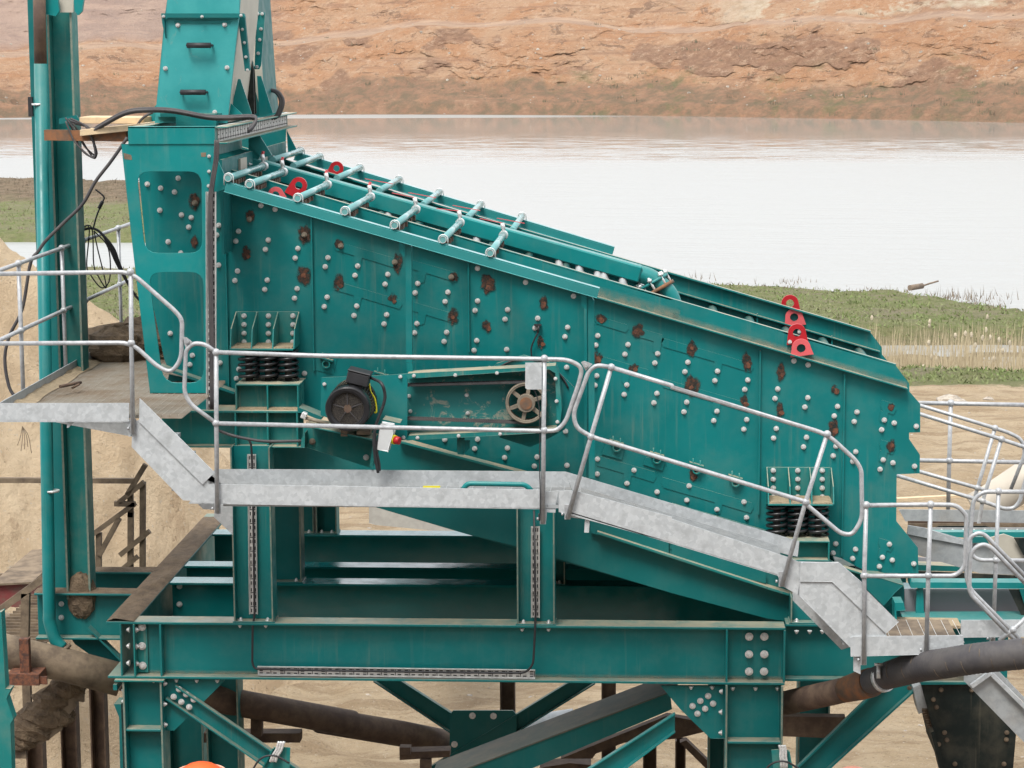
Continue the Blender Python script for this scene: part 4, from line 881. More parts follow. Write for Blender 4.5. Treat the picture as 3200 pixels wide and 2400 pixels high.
m = MB(); m.prism(WS('A 1525,-60 1612,-60 1655,560 1672,720 1570,740', 1.9), 2.6); m.build('far_leg', 'green_dark', ch)
m = MB(); m.prism(WS('A 1530,-60 1612,-60 1655,560 1670,700 1640,700 1560,400', 1.88), 1.895); m.build('far_leg_face', 'cream', ch)
m = MB(); m.prism(WS('A 1610,75 1665,78 1640,410 1628,435 1578,435 1580,425 1600,415', 1.6), 1.62); m.prism(WS('A 1560,195 1595,430 1580,435 1560,330', 1.55), 1.57); m.split('far_flange', 'green_clean', ch)
for p in px('A 1620,87 1648,87 1602,182 1640,182 1597,250 1632,250 1623,335 1615,420'): bolt(ch, W(p, 1.599), .014)
m = MB(); m.cyl(W('A 1545,153', 1.2), W('A 1600,153', 1.5), .02, 10); m.build('spacer_bar', 'green_shade', ch)
m = MB()
for s, Y in (('A 1495,497 1510,497 1582,715 1440,735', .7), ('A 1450,650 1540,735 1435,745', .5), ('A 1615,478 1640,478 1715,712 1630,735', 1.75), ('A 1690,600 1740,660 1745,700 1690,710', 2.6), ('A 985,655 905,740 905,768 975,765', 1.1)): m.prism(WS(s, Y), Y + .015)
m.split('gusset', 'green_clean', ch)
m = MB(); z_ = p0.z; m.box((p0.x + .25, .35, z_ - .25), (p1.x - .1, 1.5, z_ + .08)); m.build('base_box', 'green_paint', ch, bevel=.003)
# power cables draped over the box
m = MB()
for o_, Y in ((0, .1), (.012, .08), (.024, .12)):
    m.tube(smooth([W(p, Y + .4 - i * .06) + Z_ * o_ for i, p in enumerate(px('A 560,850 660,785 800,715 950,700 1100,708 1300,745 1430,750 1600,748 1590,800 1560,830'))]), .011, 8)
m.tube(smooth(WS('A 860,790 900,740 960,705', .5)), .011, 8)
tag(m.build('cable_bundle', 'hose_rubber'), 'grey cables draped over the feed box top below the chute hatch', 'cables')
m = MB()
for o_ in (0, .02): m.tube(smooth([p + X_ * o_ for p in WS('A 1680,565 1735,580 1765,640 1740,720 1705,745', 2.3)]), .016, 8)
tag(m.build('cable_loop', 'hose_rubber'), 'short loop of grey cable right of the twin chute', 'cables')
# ------------------------------------------------------------------ MAIN STEEL FRAME
sf = thing('support_structure', W('G 890,1095', 0), 'heavy green bolted beam frame on legs carrying the screen', 'steel frame')
zt = W('G 1000,742', -.1).z; zb = W('G 1000,1098', -.1).z; DEP = zt - zb; zm = (zt + zb) / 2
xl, xr = W('G 840,740', -.1).x, W('I 712,800', -.1).x; xe = W('O 1850,1400', .1).x
def beam(xa, xb, y, mat='green_paint', bolts=()):
    m = MB(); ibeam(m, (xa, y, zm), (xb, y, zm), DEP, .2, .02, .014); return m
m = beam(xl - .0, xr, 0); 
for s in ('G 1005,760', 'I 345,800', 'I 708,800'): x = W(s, -.1).x; m.box((x - .008, -.1, zb + .021), (x + .008, -.008, zt - .021))
b0 = m.build('beam', 'green_paint', sf, bevel=.003)
f = MB(); f.film((xl + .05, -.0085, zb + .022), (xr, -.0085, zb + .022), (0, 0, .03)); 
f.build('settled_dust', 'dust_film', b0)
for s, R_ in (('G 893,772 893,892 897,1015', .031), ('I 485,833 580,833 484,944 580,944 484,1052 578,1052', .031)):
    for p in px(s): bolt(b0, W(p, -.03), R_)
m = MB(); x = W('G 845,760', -.1).x; m.box((x - .012, -.11, zb + .021), (x + .0, -.0, zt - .021)); x2 = W('G 925,760', -.02).x; m.box((x + .0, -.028, zb + .03), (x2, -.0075, zt - .03)); m.build('end_plate', 'green_dusty', sf, bevel=.002)
for s in ('G 815,790 815,893 815,1000 855,790 855,895 855,1003',):
    for p in px(s): bolt(sf, W(p, -.06), .024, axis=X_ if p[0] > 415 else -X_)
for s in ('G 965,1103 1108,1100 1236,1103 1365,1103 1508,757 1670,757 H 1270,780 1436,780 I 120,1145 253,1145 382,1152 525,1152 663,1152 783,795 865,795 945,795',):
    for p in px(s): v = W(p, -.06); bolt(sf, v, .018, axis=-Z_)
beam(xr + .01, xe + 1.2, .12).build('beam', 'green_dark', sf, bevel=.003)
m = MB(); ibeam(m, (xl - .11, -.1, zm), (xl - .11, 4.2, zm), DEP, .23, .02, .014); 
lb = m.build('side_beam', 'green_dark', sf, bevel=.003)
mm = MB(); P = []
for i in range(70):
    y = -.1 + 4.1 * i / 69; row = []
    for j in range(9):
        u = j / 8; row.append((xl - .11 + (u - .5) * .225, y, zt + .004 + (.03 * max(0, noise.noise(V((u * 2, y * 2.2, 3))) + .35) + .012 * abs(noise.noise(V((u * 9, y * 9, 1))))) * math.sin(math.pi * u) ** .4))
    P.append(row)
mm.grid(P); mm.build('caked_mud', 'mud', lb)
for i, (y, mat) in enumerate(((1.37, 'green_shade'), (2.0, 'green_shade'), (3.35, 'green_shade'))):
    m = MB(); ibeam(m, (xl + .01, y, zm), (xe + .6, y, zm), DEP, .22 if i != 1 else .2, .02, .014); m.build('cross_beam', 'green_wet_shade', sf, bevel=.003)
m = MB(); ibeam(m, (xe + .1, .24, zm), (xe + .1, 4.2, zm), DEP, .2, .02, .014); m.build('side_beam', 'green_dark', sf)
for s in ('G 1128,517 1128,630', ): 
    for p in px(s): bolt(sf, W(p, 1.355), .024)
# outrigger beams to the left
for y, xa, mt_ in ((.95, W('G 235,600', .95).x, 'green_dark'), (1.75, W('G 380,500', 1.75).x, 'green_dark')):
    m = MB(); ibeam(m, (xa, y, zm + .03), (xl - .12, y, zm + .03), DEP * .86, .2, .018, .012); ob_ = m.build('outrigger_beam', mt_, sf, bevel=.003)
    mm = MB(); P = []
    for i in range(60):
        x = xa + (xl - .13 - xa) * i / 59; P.append([(x, y + (j / 5 - .5) * .19, zm + .03 + DEP * .43 + .003 + .022 * max(0, noise.noise(V((x * 4, j * .5, y))) + .4) * math.sin(math.pi * j / 5) ** .5) for j in range(6)])
    mm.grid(P); mm.build('caked_mud', 'mud', ob_)
for p in px('G 386,627 386,713'): bolt(sf, W(p, .94), .022)
# legs
def leg(xa, xb, y, mat, dz, name='leg'):
    m = MB(); d_ = .26; m.box((xa, y - d_ / 2, -.2), (xa + .018, y + d_ / 2, zb - .002)); m.box((xb - .018, y - d_ / 2, -.2), (xb, y + d_ / 2, zb - .002)); m.box((xa + .018, y - .007, -.2), (xb - .018, y + .007, zb - .002))
    if dz: m.box((xa + .018, y - d_ / 2 + .004, dz - .01), (xb - .018, y - .007, dz + .01))
    o = m.build(name, mat, sf, bevel=.003)
    for x0e in (xa, xb - .018): MB().box((x0e + .002, y - d_ / 2 - .0035, 0), (x0e + .016, y - d_ / 2 - .0005, zb - .003)).build('dusty_edge', 'edge_dust', o)
    return o
xa, xb = W('G 770,1200', -.13).x, W('G 1018,1200', -.13).x; l1 = leg(xa, xb, 0, 'green_paint', W('G 890,1412', -.08).z)
xc_, xd_ = W('I 335,1300', -.13).x, W('I 698,1300', -.13).x; l2 = leg(xc_, xd_, 0, 'green_paint', W('I 520,1490', -.08).z)
m = MB(); m.box((xa - .06, -.15, zb - .014), (xb + .02, .14, zb - .0025)); m.build('cap_plate', 'green_dusty', sf)
for y, ss in ((3.35, ('G 1070,1300', 'G 1290,1300')), (3.35, ('I 785,1400', 'I 985,1400')), (2.0, ('G 1310,1300', 'G 1515,1300')), (2.0, ('I 225,1500', 'I 335,1500'))): leg(W(ss[0], y).x, W(ss[1], y).x, y, 'green_dark', 0)
# uprights under the springs, with flanges either side of a recessed web
def upright(s, y, ztop, mat='green_paint'):
    a, b_ = WS(s, y - .1); m = MB(); m.box((a.x, y - .1, zt + .0125), (a.x + .013, y + .1, ztop)); m.box((b_.x - .013, y - .1, zt + .0125), (b_.x, y + .1, ztop)); m.box((a.x + .013, y - .012, zt + .0125), (b_.x - .013, y + .002, ztop)); m.box((a.x - .01, y - .1, zt + .0005), (b_.x + .01, y + .1, zt + .012))
    o = m.build('upright', mat, sf, bevel=.002)
    for x0e in (a.x, b_.x - .013): MB().box((x0e + .001, y - .1035, zt + .013), (x0e + .012, y - .1005, ztop)).build('dusty_edge', 'edge_dust', o)
    for x in (a.x + .05, b_.x - .05): bolt(sf, (x, y - .07, zt + .012), .018, axis=Z_)
    return a.x, b_.x
zh = W('D 1600,1190', 0).z
ua = upright('G 1467,600 1715,600', 0, zh); ub = upright('H 1237,600 1475,600', 0, W('H 1300,-20', 0).z + .1)
upright('G 1600,450 1895,450', 1.37, W('D 1600,1200', 1.37).z, 'green_dark'); upright('G 1750,300 1975,300', 3.35, W('D 1600,1200', 3.35).z, 'green_dark'); upright('H 1440,400 1540,400', 1.37, zh - .4, 'green_dark'); upright('I 745,700 990,700', .12, W('I 745,570', .12).z, 'green_dark'); upright('G 1985,100 2115,100', 3.35, W('D 1600,1400', 3.35).z + .3, 'green_shade')
# gussets and braces
m = MB(); m.prism(WS('G 1020,1100 1410,1100 1405,1118 1095,1422 1022,1422', -.02), .0); g1 = m.build('gusset', 'green_paint', sf, bevel=.002)
m = MB(); m.prism(WS('I -70,1142 334,1142 334,1473 243,1473 50,1285', -.02), .0); g2 = m.build('gusset', 'green_paint', sf, bevel=.002)
for p in px('G 1125,1163 1170,1195 1217,1228 1092,1211 1140,1243 1189,1275'): bolt(g1, W(p, -.05), .024)
for p in px('I 227,1206 178,1237 258,1254 129,1269 208,1286 160,1317'): bolt(g2, W(p, -.021), .024)
for p in px('G 1030,1129 1030,1258 1033,1387 785,1170 785,1240 I 317,1178 315,1308 314,1438'): v = W(p, -.07); bolt(sf, v, .022, axis=X_ if p[0] < 600 and p[0] > 450 else -X_)
def chan(s, y, mat, dep=.14, fw=.06, name='brace', flip=1):
    """s: four measured points: top edge start, top edge end, bottom edge start, bottom edge end"""
    a, b_, c_, d_ = WS(s, y); ex = V((0, 1, 0)); m = MB(); m.prism([a, b_, d_, c_], y + .012)
    for p, q in ((a, b_), (c_, d_)):
        dv = (q - p).normalized(); nv = dv.cross(Y_); nv = nv if nv.z > 0 else -nv; m.ob(p, q, Y_, nv, -fw, .0, -.006, .006)
    return m.build(name, mat, sf, bevel=.002)
chan('G 1110,1133 2000,1740 1050,1211 1850,1760', -.022, 'green_paint')
chan('H 2230,1310 1560,1740 2230,1420 1800,1740', -.015, 'green_clean')
m = MB(); m.prism(WS('T 1930,-420 650,830 560,920 1000,920 2400,-360', .0), .02); a, b_ = WS('T 1930,-420 600,880', 0); dv = (b_ - a).normalized(); m.ob(a, b_, Y_, dv.cross(Y_), -.06, 0, -.008, .008); a, b_ = WS('T 2400,-360 1000,920', 0); m.ob(a, b_, Y_, dv.cross(Y_), -.06, 0, -.008, .008); m.build('brace', 'green_dark', sf, bevel=.002)
for s in ('H 510,1105 830,1310 340,1105 820,1425', 'H 1560,1118 640,1680 1730,1118 830,1680'): chan(s, 3.3, 'green_shade')
m = MB(); m.prism(WS('H 838,1298 1212,1298 1235,1325 1235,1500 815,1600 815,1325', 3.25), 3.27); g3 = m.build('gusset', 'green_shade', sf)
for p in px('H 958,1330 1090,1332 845,1510'): bolt(g3, W(p, 3.249), .03)
m = MB(); m.prism(WS('G 400,770 545,770 800,1005 800,1040 640,1000 470,880', 1.0), 1.02); a, b_ = WS('G 560,770 800,1010', .9); m.bar(a, b_, .1, .012); m.build('brace', 'green_dark', sf)
m = MB(); m.prism(WS('G 715,1258 760,1258 775,1700 755,1700 748,1340', .3), .5); m.box(W('G 710,1135', -.1), W('G 770,1128', .1)); m.split('bracket', 'green_dark', sf)
# cable trays and cable on the frame
y = -.018
a, b_ = WS('D 1583,1245 G 1595,690', -.04); tray('cable_tray', [a, b_], X_, -Y_, .065, 'upright cable tray in the left upright above the beam')
a, b_ = WS('H 1354,140 1354,712', -.04); tray('cable_tray', [a, b_], X_, -Y_, .065, 'upright cable tray in the middle upright above the beam')
a, b_ = WS('G 1620,1046 H 1352,1068', -.06); tray('cable_tray', [a, b_], Z_, -Y_, .07, 'long level cable tray along the lower edge of the main beam')
m = MB(); m.tube(fil(WS('D 1560,1150 1578,1180 1583,1260 G 1592,100 1600,700 1588,760 1585,1000 1600,1035', -.09) + WS('G 1900,1044 H 800,1058 1290,1062 1340,1010 1352,780', -.11) + WS('H 1355,700 1345,40', -.085), .06), .009, 8)
tag(m.build('cable', 'rubber'), 'thin black cable running down one upright and up the other', 'cable')
# spring support beam and pedestal
m = MB(); a, b_ = WS('D 1000,970 1900,1195', .02); m.box((a.x, .1, b_.z), (b_.x, .12, a.z)); m.box((a.x, .0, a.z - .014), (b_.x + .0, .3, a.z + .002)); m.box((a.x, .0, b_.z - .012), (b_.x, .3, b_.z))
for s in ('D 1480,1000', 'D 1682,1000', 'D 1868,1000'): x = W(s, .02).x; m.box((x - .007, .002, b_.z), (x + .007, .1, a.z - .014))
sup = m.build('spring_beam', 'green_dusty', sf, bevel=.002)
m = MB(); a2, b2 = WS('D 1480,805 1885,960', .05); m.box((a2.x, .05, a2.z - .012), (b2.x, .4, a2.z)); m.box((a2.x, .15, a.z + .003), (b2.x, .165, a2.z - .012))
for s in ('D 1483,900', 'D 1681,900', 'D 1872,900'): x = W(s, .05).x; m.box((x - .006, .05, a.z + .003), (x + .006, .35, a2.z - .012))
ped = m.build('spring_pedestal', 'green_dusty', sf, bevel=.002)
m = MB(); m.box((a2.x + .01, .06, a.z + .0025), (b2.x - .01, .145, a.z + .012)); m.build('settled_sand', 'sand_dust', ped)
bolt(sf, W('D 1157,975', -.13), .014, axis=-Z_)
m = MB(); m.tube(smooth(WS('D 1370,1095 1450,1125 1560,1150 1680,1165 1895,1162', -.17)), .012, 8); tag(m.build('cable', 'hose_rubber'), 'grey cable sagging across the front of the spring support beam', 'cable')
m = MB(); p3_ = WS('F 592,1562', .0); a, b_ = WS('I 640,232 990,352', .05); m.box((a.x, .05, a.z - .012), (b_.x, .4, a.z)); m.box((a.x, .15, b_.z), (b_.x, .162, a.z - .012)); m.box((b_.x - .012, .05, b_.z), (b_.x, .35, a.z - .012)); m.box((a.x, .05, b_.z - .012), (b_.x, .3, b_.z)); m.build('spring_pedestal', 'green_dusty', sf, bevel=.002)
m = MB(); m.prism(WS('D 1062,742 1290,795 1500,855 1500,985 1000,985 1030,900', .38), .39); m.build('side_skirt', 'green_paint', sf)
m = MB(); a, b_ = WS('D 1010,690 1480,855', .3); m.bar(a, b_, .12, .02); a, b_ = WS('D 1885,950 2030,1010', .1); m.bar(a, b_, .2, .03); m.split('skirt_strip', 'green_dark', sf)
# ------------------------------------------------------------------ UNDERPAN
up_ = thing('underpan', W('I 700,700', 1.5), 'dark green hopper pan sloping under the screen', 'underpan')

m = MB(); m.prism(WS('D 1720,1210 E 0,1090 490,1160 870,1262 1330,1375 1700,1480 F -30,1600 I 0,-5 740,210 1080,400 1455,520 1405,615 1345,650 1330,655 1000,680 745,740 600,720 H 2212,560 1250,270 890,180 350,20 E 0,1500', .32), .34)
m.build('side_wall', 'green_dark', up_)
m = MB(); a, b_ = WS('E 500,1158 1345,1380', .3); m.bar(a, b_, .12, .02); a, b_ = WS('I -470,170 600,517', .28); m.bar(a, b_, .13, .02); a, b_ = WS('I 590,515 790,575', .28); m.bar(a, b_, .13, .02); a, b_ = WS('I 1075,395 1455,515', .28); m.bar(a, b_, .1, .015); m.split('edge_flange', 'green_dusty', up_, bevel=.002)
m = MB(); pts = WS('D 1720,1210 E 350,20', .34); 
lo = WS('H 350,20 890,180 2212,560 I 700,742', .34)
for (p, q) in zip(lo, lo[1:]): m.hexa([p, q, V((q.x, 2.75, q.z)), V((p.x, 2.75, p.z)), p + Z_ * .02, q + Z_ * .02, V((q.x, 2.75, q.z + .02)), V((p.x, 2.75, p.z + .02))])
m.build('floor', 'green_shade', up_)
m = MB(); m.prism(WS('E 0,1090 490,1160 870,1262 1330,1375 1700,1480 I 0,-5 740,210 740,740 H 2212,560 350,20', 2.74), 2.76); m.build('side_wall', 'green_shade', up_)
m = MB(); m.prism(WS('H 1700,180 2212,350 2212,30 1700,0', .27), .29); m.prism(WS('I -20,210 590,430 590,500 -20,345', .27), .29); m.split('stiffened_strip', 'green_dark', up_)
m = MB(); m.prism(WS('N 30,1010 180,1020 410,1090 320,1170 205,1300 30,1130', .2), .9); m.prism(WS('N 375,1130 410,1110 418,1265 215,1290', .35), .9); m.split('nose', 'green_dark', up_, bevel=.003)
m = MB(); m.prism(WS('N 320,1275 410,1275 430,1350 330,1355', -.1), .1); m.prism(WS('N 320,1290 335,1355 345,1500 320,1500', -.1), .1); m.build('nose_bracket', 'green_clean', up_, bevel=.002)
m = MB(); m.box((W('I 740,600', .5).x, .45, W('I 700,740', .5).z), (W('I 740,600', .5).x + .02, 2.6, W('I 700,560', .5).z)); m.build('end_wall', 'green_shade', up_)
# ================================================================== WALKWAY, STAIRS, HANDRAILS
YW0, YW1 = -1.35, -.6
def channel_px(s, y, mat='galvanised', th=.008, lip=.05, name='toe_plate', par=None, back=1):
    m = MB(); pts = WS(s, y); m.prism(pts, y + th); return m
def grating(mb, x0, x1, y0, y1, z, sx=.1, sy=.035):
    y = y0
    while y < y1: mb.box((x0, y, z - .025), (x1, y + .004, z)); y += sy
    x = x0
    while x < x1: mb.box((x, y0, z - .012), (x + .004, y1, z - .002)); x += sx
# upper left platform
pf = thing('upper_platform', W('D 400,1040', YW0), 'galvanised grating platform with toe plates at the upper left', 'platform')
e = WS('D 0,925 810,925 810,1043 0,1043', YW0); zg = W('D 400,1000', YW0).z
m = MB(); m.prism([e[0] - X_ * .03, e[1], e[2], e[3] - X_ * .03], YW0 + .008); m.box((e[0].x - .03, YW0, e[2].z), (e[1].x, YW0 + .07, e[2].z + .008)); m.build('edge_channel', 'galvanised', pf, bevel=.002)
tl = WS('D 0,925 690,572', 0); xL = e[0].x
a = W('D -10,925', YW0); yb = 2.6
m = MB(); m.box((a.x, YW0 + .01, zg - .01), (a.x + .008, yb, e[0].z)); m.build('toe_plate', 'galvanised_dull', pf)
xR = W('D 980,900', YW1).x + .35
m = MB(); grating(m, a.x + .01, xR, YW0 + .02, yb, zg, .06, .045); m.build('grating', 'gritty_grating', pf)
m = MB(); P = []
for i in range(60):
    y = YW0 + .3 + (yb - YW0 - .4) * i / 59; P.append([(a.x + .01 + (.1 + .05 * noise.noise(V((y * 2, 3, 0)))) * j / 6, y, zg + .004 + .05 * max(0, 1 - j / 5) * (.6 + .5 * noise.noise(V((y * 5, j, 2))))) for j in range(7)])
m.grid(P); m.build('settled_sand', 'sand_dust', pf)
m = MB(); m.ball(W('L 1500,1200', 1.9) - Z_ * .0, .42, 22, 14, (1.5, .8, .42), .22); m.ball(W('L 1330,1230', 1.6), .22, 16, 10, (1.2, .8, .8), .25); m.ball(W('L 1780,1160', 2.2), .3, 16, 10, (1.2, .8, .8), .25); tag(m.build('mud_heap', 'mud'), 'lumpy heap of drying mud at the back of the grating platform', 'mud heap')
m = MB(); q = W('D 450,830', -.3); m.tube([q + V((-.06, -.12, .03)), q + V((.0, 0, .03)), q + V((.05, .1, .03))], .014, 5); m.tube([q, q + V((.06, .02, .03))], .01, 5); tag(m.build('dead_twig', 'rust_brown'), 'small dead twig lying on the grating platform', 'twig')
m = MB(); m.prism(WS('D 350,1045 830,1045 830,1135', YW0 + .2), YW0 + .21); m.prism(WS('D 422,1045 460,1045 428,1080 420,1080', YW0 + .02), YW0 + .06); m.prism(WS('D 762,1040 820,1040 822,1135 808,1135 806,1060', YW0 + .01), YW0 + .05); m.split('underside_angle', 'galvanised', pf)
m = MB(); m.prism(WS('D 840,440 885,432 915,490 850,480', 2.5), 2.52); m.build('rear_plate', 'galvanised_dull', pf)
# first stair
def stair(name, label, outer, strip, treads, mirror=.75, inner=None):
    t0 = thing(name, WS(outer, YW0)[-1], label, 'stair')
    m = MB(); pts = WS(outer, YW0); m.prism(pts, YW0 + .008); m.build('stringer', 'galvanised', t0, bevel=.002)
    m = MB(); m.prism([p + Y_ * .75 - Z_ * .22 for p in pts], YW0 + .758); m.build('stringer', 'galvanised', t0)
    m = MB(); m.prism(WS(strip, YW0 - .012), YW0 - .001); m.build('toe_plate', 'galvanised', t0, bevel=.002)
    m = MB()
    for a in treads: p = W(a, YW0 + .02) - Z_ * .13 - X_ * .02; m.box((p.x - .08, YW0 + .02, p.z - .02), (p.x + .08, YW0 + .74, p.z + .01))
    m.split('tread', 'galvanised_dull', t0); return t0
stair('stair', 'short galvanised stair falling from the upper platform to the middle walkway', 'D 830,1125 830,1045 875,1030 1300,1395 1345,1545 1150,1535 828,1200',
      'D 878,898 1347,1362 1272,1432 876,1042', ('D 960,1110', 'D 1060,1230', 'D 1160,1350'))
# middle walkway
wk = thing('middle_walkway', W('E 500,1580', YW0), 'long level galvanised walkway with toe plates in front of the motor', 'walkway')
m = MB(); m.prism(WS('D 1225,1432 E 0,1445 1390,1470 1385,1588 0,1566 D 1185,1555 1225,1500', YW0), YW0 + .008); a, b_ = WS('D 1190,1553 E 1385,1588', YW0); m.bar(a + Y_ * .035, b_ + Y_ * .035, .07, .008); m.build('edge_channel', 'galvanised', wk, bevel=.002)
m = MB(); m.prism(WS('D 1275,1430 1350,1340 E 0,1342 1540,1356 1585,1480 0,1470', YW1), YW1 + .008); m.build('inner_toe_plate', 'galvanised', wk, bevel=.002)
a, b_ = WS('D 1400,1555 E 1560,1575', YW0); m = MB(); grating(m, a.x, b_.x, YW0 + .02, YW1 - .01, a.z, .1, .04); m.build('grating', 'galvanised_dull', wk)
m = MB(); m.prism(WS('E 1440,1480 1500,1473 1485,1540 1475,1600 1395,1600 1392,1475', YW0 + .03), YW0 + .036); m.build('joint_plate', 'galvanised', wk)
m = MB(); m.prism(WS('D 1350,1560 1462,1560 1462,1752 1345,1640', YW0 + .35), YW0 + .358); m.build('hanger_plate', 'galvanised', wk)
m = MB(); m.prism(WS('E 648,1446 757,1446 752,1462 645,1460', YW0 + .12), YW0 + .13); tag(m.build('yellow_sticker', 'yellow'), 'small yellow strip sticking up behind the walkway edge', 'sticker')
m = MB(); m.tube(fil(WS('E 895,1472 925,1430 1290,1436 1330,1475', -1.0), .06, 5), .02, 10); tag(m.build('grab_handle', 'green_clean'), 'green tubular hoop handle lying behind the walkway toe plate', 'handle')
# sloping walkway beside the screen
rp_ = thing('sloping_walkway', W('I 0,200', YW0), 'galvanised sloping walkway descending alongside the screen to the right', 'walkway')
m = MB(); m.prism(WS('E 1500,1475 1600,1475 2212,1640 I 0,95 730,335 800,365 800,500 790,570 700,520 660,445 0,245 H 1500,50', YW0), YW0 + .008); a, b_ = WS('H 1560,50 I 690,455', YW0); m.bar(a + Y_ * .035, b_ + Y_ * .035, .07, .008); m.build('edge_channel', 'galvanised', rp_, bevel=.002)
m = MB(); m.prism(WS('E 1540,1356 I 800,235 790,330 730,320 E 1585,1470', YW1), YW1 + .008); m.build('inner_toe_plate', 'galvanised', rp_, bevel=.002)
a, b_ = WS('E 1620,1585 I 700,405', YW0); dv = (b_ - a); m = MB()
for i in range(18): p = a + dv * (i / 17); m.ob(p + Y_ * .02, p + Y_ * .74, dv.normalized(), Z_, -.003, .003, -.025, .0)
for j in range(18): m.bar(a + Y_ * (.03 + j * .041), b_ + Y_ * (.03 + j * .041), .004, .025)
m.build('grating', 'galvanised_dull', rp_)
m = MB(); 
for s in ('H 1410,35 1480,35 1480,55 1425,52 1420,110 1395,105', 'H 1560,75 1600,62 1695,85 1690,180 1660,180 1665,95 1580,85', 'I 705,465 800,500 798,575 785,570 785,505 712,485'): m.prism(WS(s, YW0 + .02), YW0 + .09)
m.split('cleat', 'galvanised', rp_)
# lower stair with its bent toe plate
stair('stair', 'galvanised stair from the sloping walkway down to the lower platform', 'I 800,365 1040,370 1055,375 1200,500 1350,830 1120,900 800,575', 'I 810,368 1045,368 1423,742 1345,813 1005,487 805,487', ('I 1000,560', 'I 1080,660', 'I 1160,760'))
# lower platform
lp = thing('lower_platform', W('I 1480,940', YW0), 'galvanised lower platform with tiled grating at the foot of the stair', 'platform')
m = MB(); m.prism(WS('I 1122,842 1140,835 1830,828 1835,938 1125,958', YW0 - .012), YW0); m.build('edge_channel', 'galvanised', lp, bevel=.002)
m = MB(); m.prism(WS('I 1815,730 2300,728 2300,835 1815,840', YW1 + .1), YW1 + .108); m.prism(WS('I 1140,960 1185,960 1185,1070 1140,1050', YW0 + .02), YW0 + .03); m.split('inner_toe_plate', 'galvanised', lp)
a, b_ = WS('I 1290,842 1815,842', YW0 + .02); zz = a.z - .03; m = MB(); m.box((W('I 1200,840', YW0).x, YW0 + .01, zz - .004), (W('I 1812,840', YW0).x, YW1 - .05, zz)); m.build('grating', 'muddy_steel', lp)
m = MB()
for i in range(9): x = W('I %d,840' % (1230 + i * 76), YW0).x; m.box((x, YW0 + .02, zz + .0005), (x + .003, YW1 - .06, zz + .002))
m.split('grating_joint', 'tray_steel', lp)
# ---- tubular handrails
RT = .0165
def handrail(label, rails, posts, y=YW0 - .03, joints=(), mat='galvanised_tube', r=RT, cleats=True, bend=.09):
    p0_ = WS(posts[0], y)[-1] if posts else WS(rails[0], y)[0]
    t0 = thing('handrail', p0_, label, 'handrail', 'tubular handrails along the walkways')
    for s in rails: m = MB(); m.tube(fil(WS(s, y), bend, 5), r, 10); m.build('rail', mat, t0)
    for s in posts:
        pts = WS(s, y); m = MB(); m.tube(pts, r * 1.02, 10); po = m.build('post', mat, t0)
        if cleats: e_ = pts[-1]; m = MB(); m.box((e_.x - .022, y + RT, e_.z - .01), (e_.x + .022, y + RT + .012, e_.z + .1)); m.cyl(e_ + V((-.03, .02, .03)), e_ + V((-.045, .02, .03)), .012, 6); m.build('foot_clamp', mat, po)
    for s in joints:
        for v in WS(s, y): m = MB(); m.ball(v, r * 1.75, 12, 8); m.build('ball_joint', mat, t0)
    return t0
handrail('near handrail of the upper left platform ending in an angled loop', ['D -60,113 820,100 1100,345 1145,400 1140,650 1075,735 990,695 825,545 -60,550'], ['D 822,100 826,545 835,1112'], joints=('D 820,100 825,547',))
handrail('long level handrail of the middle walkway in front of the motor', ['D 1358,605 E 0,627 1410,648 1560,652 1650,700 1630,790 1545,1040 1490,1098 1410,1100 D 1360,1052', 'D 1358,605 1285,553 1215,548 1168,590 1158,860 1200,935 1360,1052'],
         ['D 1358,605 1360,1052 1365,1615', 'E 1410,645 1405,1100 1400,1680'], joints=('D 1358,605 1358,1050 E 1410,645 1408,1095',))
handrail('sloping handrail descending beside the right half of the screen', ['E 1830,700 2212,815 F 0,825 975,1120 1150,1280 1190,1340 I 1195,100 1130,195 1060,185 840,0 F 840,1545 0,1290 E 1703,1135 1610,1080 1590,990 1690,720 1740,685 1830,700'],
         ['E 1830,700 1703,1135 1555,1650', 'F 975,1120 840,1545 I 690,515'], joints=('E 1830,700 1703,1135 F 975,1120 840,1547',))
handrail('level handrail of the lower platform with rounded right end', ['F 1220,1567 1625,1562 1790,1565 1850,1630 I 1850,120 1838,400 1780,452 1610,452 1208,452'], ['F 1220,1565 I 1208,452 1205,1008', 'F 1625,1562 I 1610,452 1598,945'], joints=('F 1220,1565 1625,1562 I 1208,450 1610,450',))
m = MB()
for s in ('D 1150,508 1172,512 1212,545 1172,590 1160,560', 'E 1640,668 1660,660 1712,680 1670,722'): m.prism(WS(s, YW0 - .04), YW0 - .03)
for s in ('D 1178,537', 'E 1672,688'): c_ = W(s, YW0 - .04); m.cyl(c_, c_ - Y_ * .015, .014, 8)
tag(m.build('handrail_lug', 'galvanised_tube'), 'pair of small bolted lugs joining neighbouring handrail loops', 'lug')
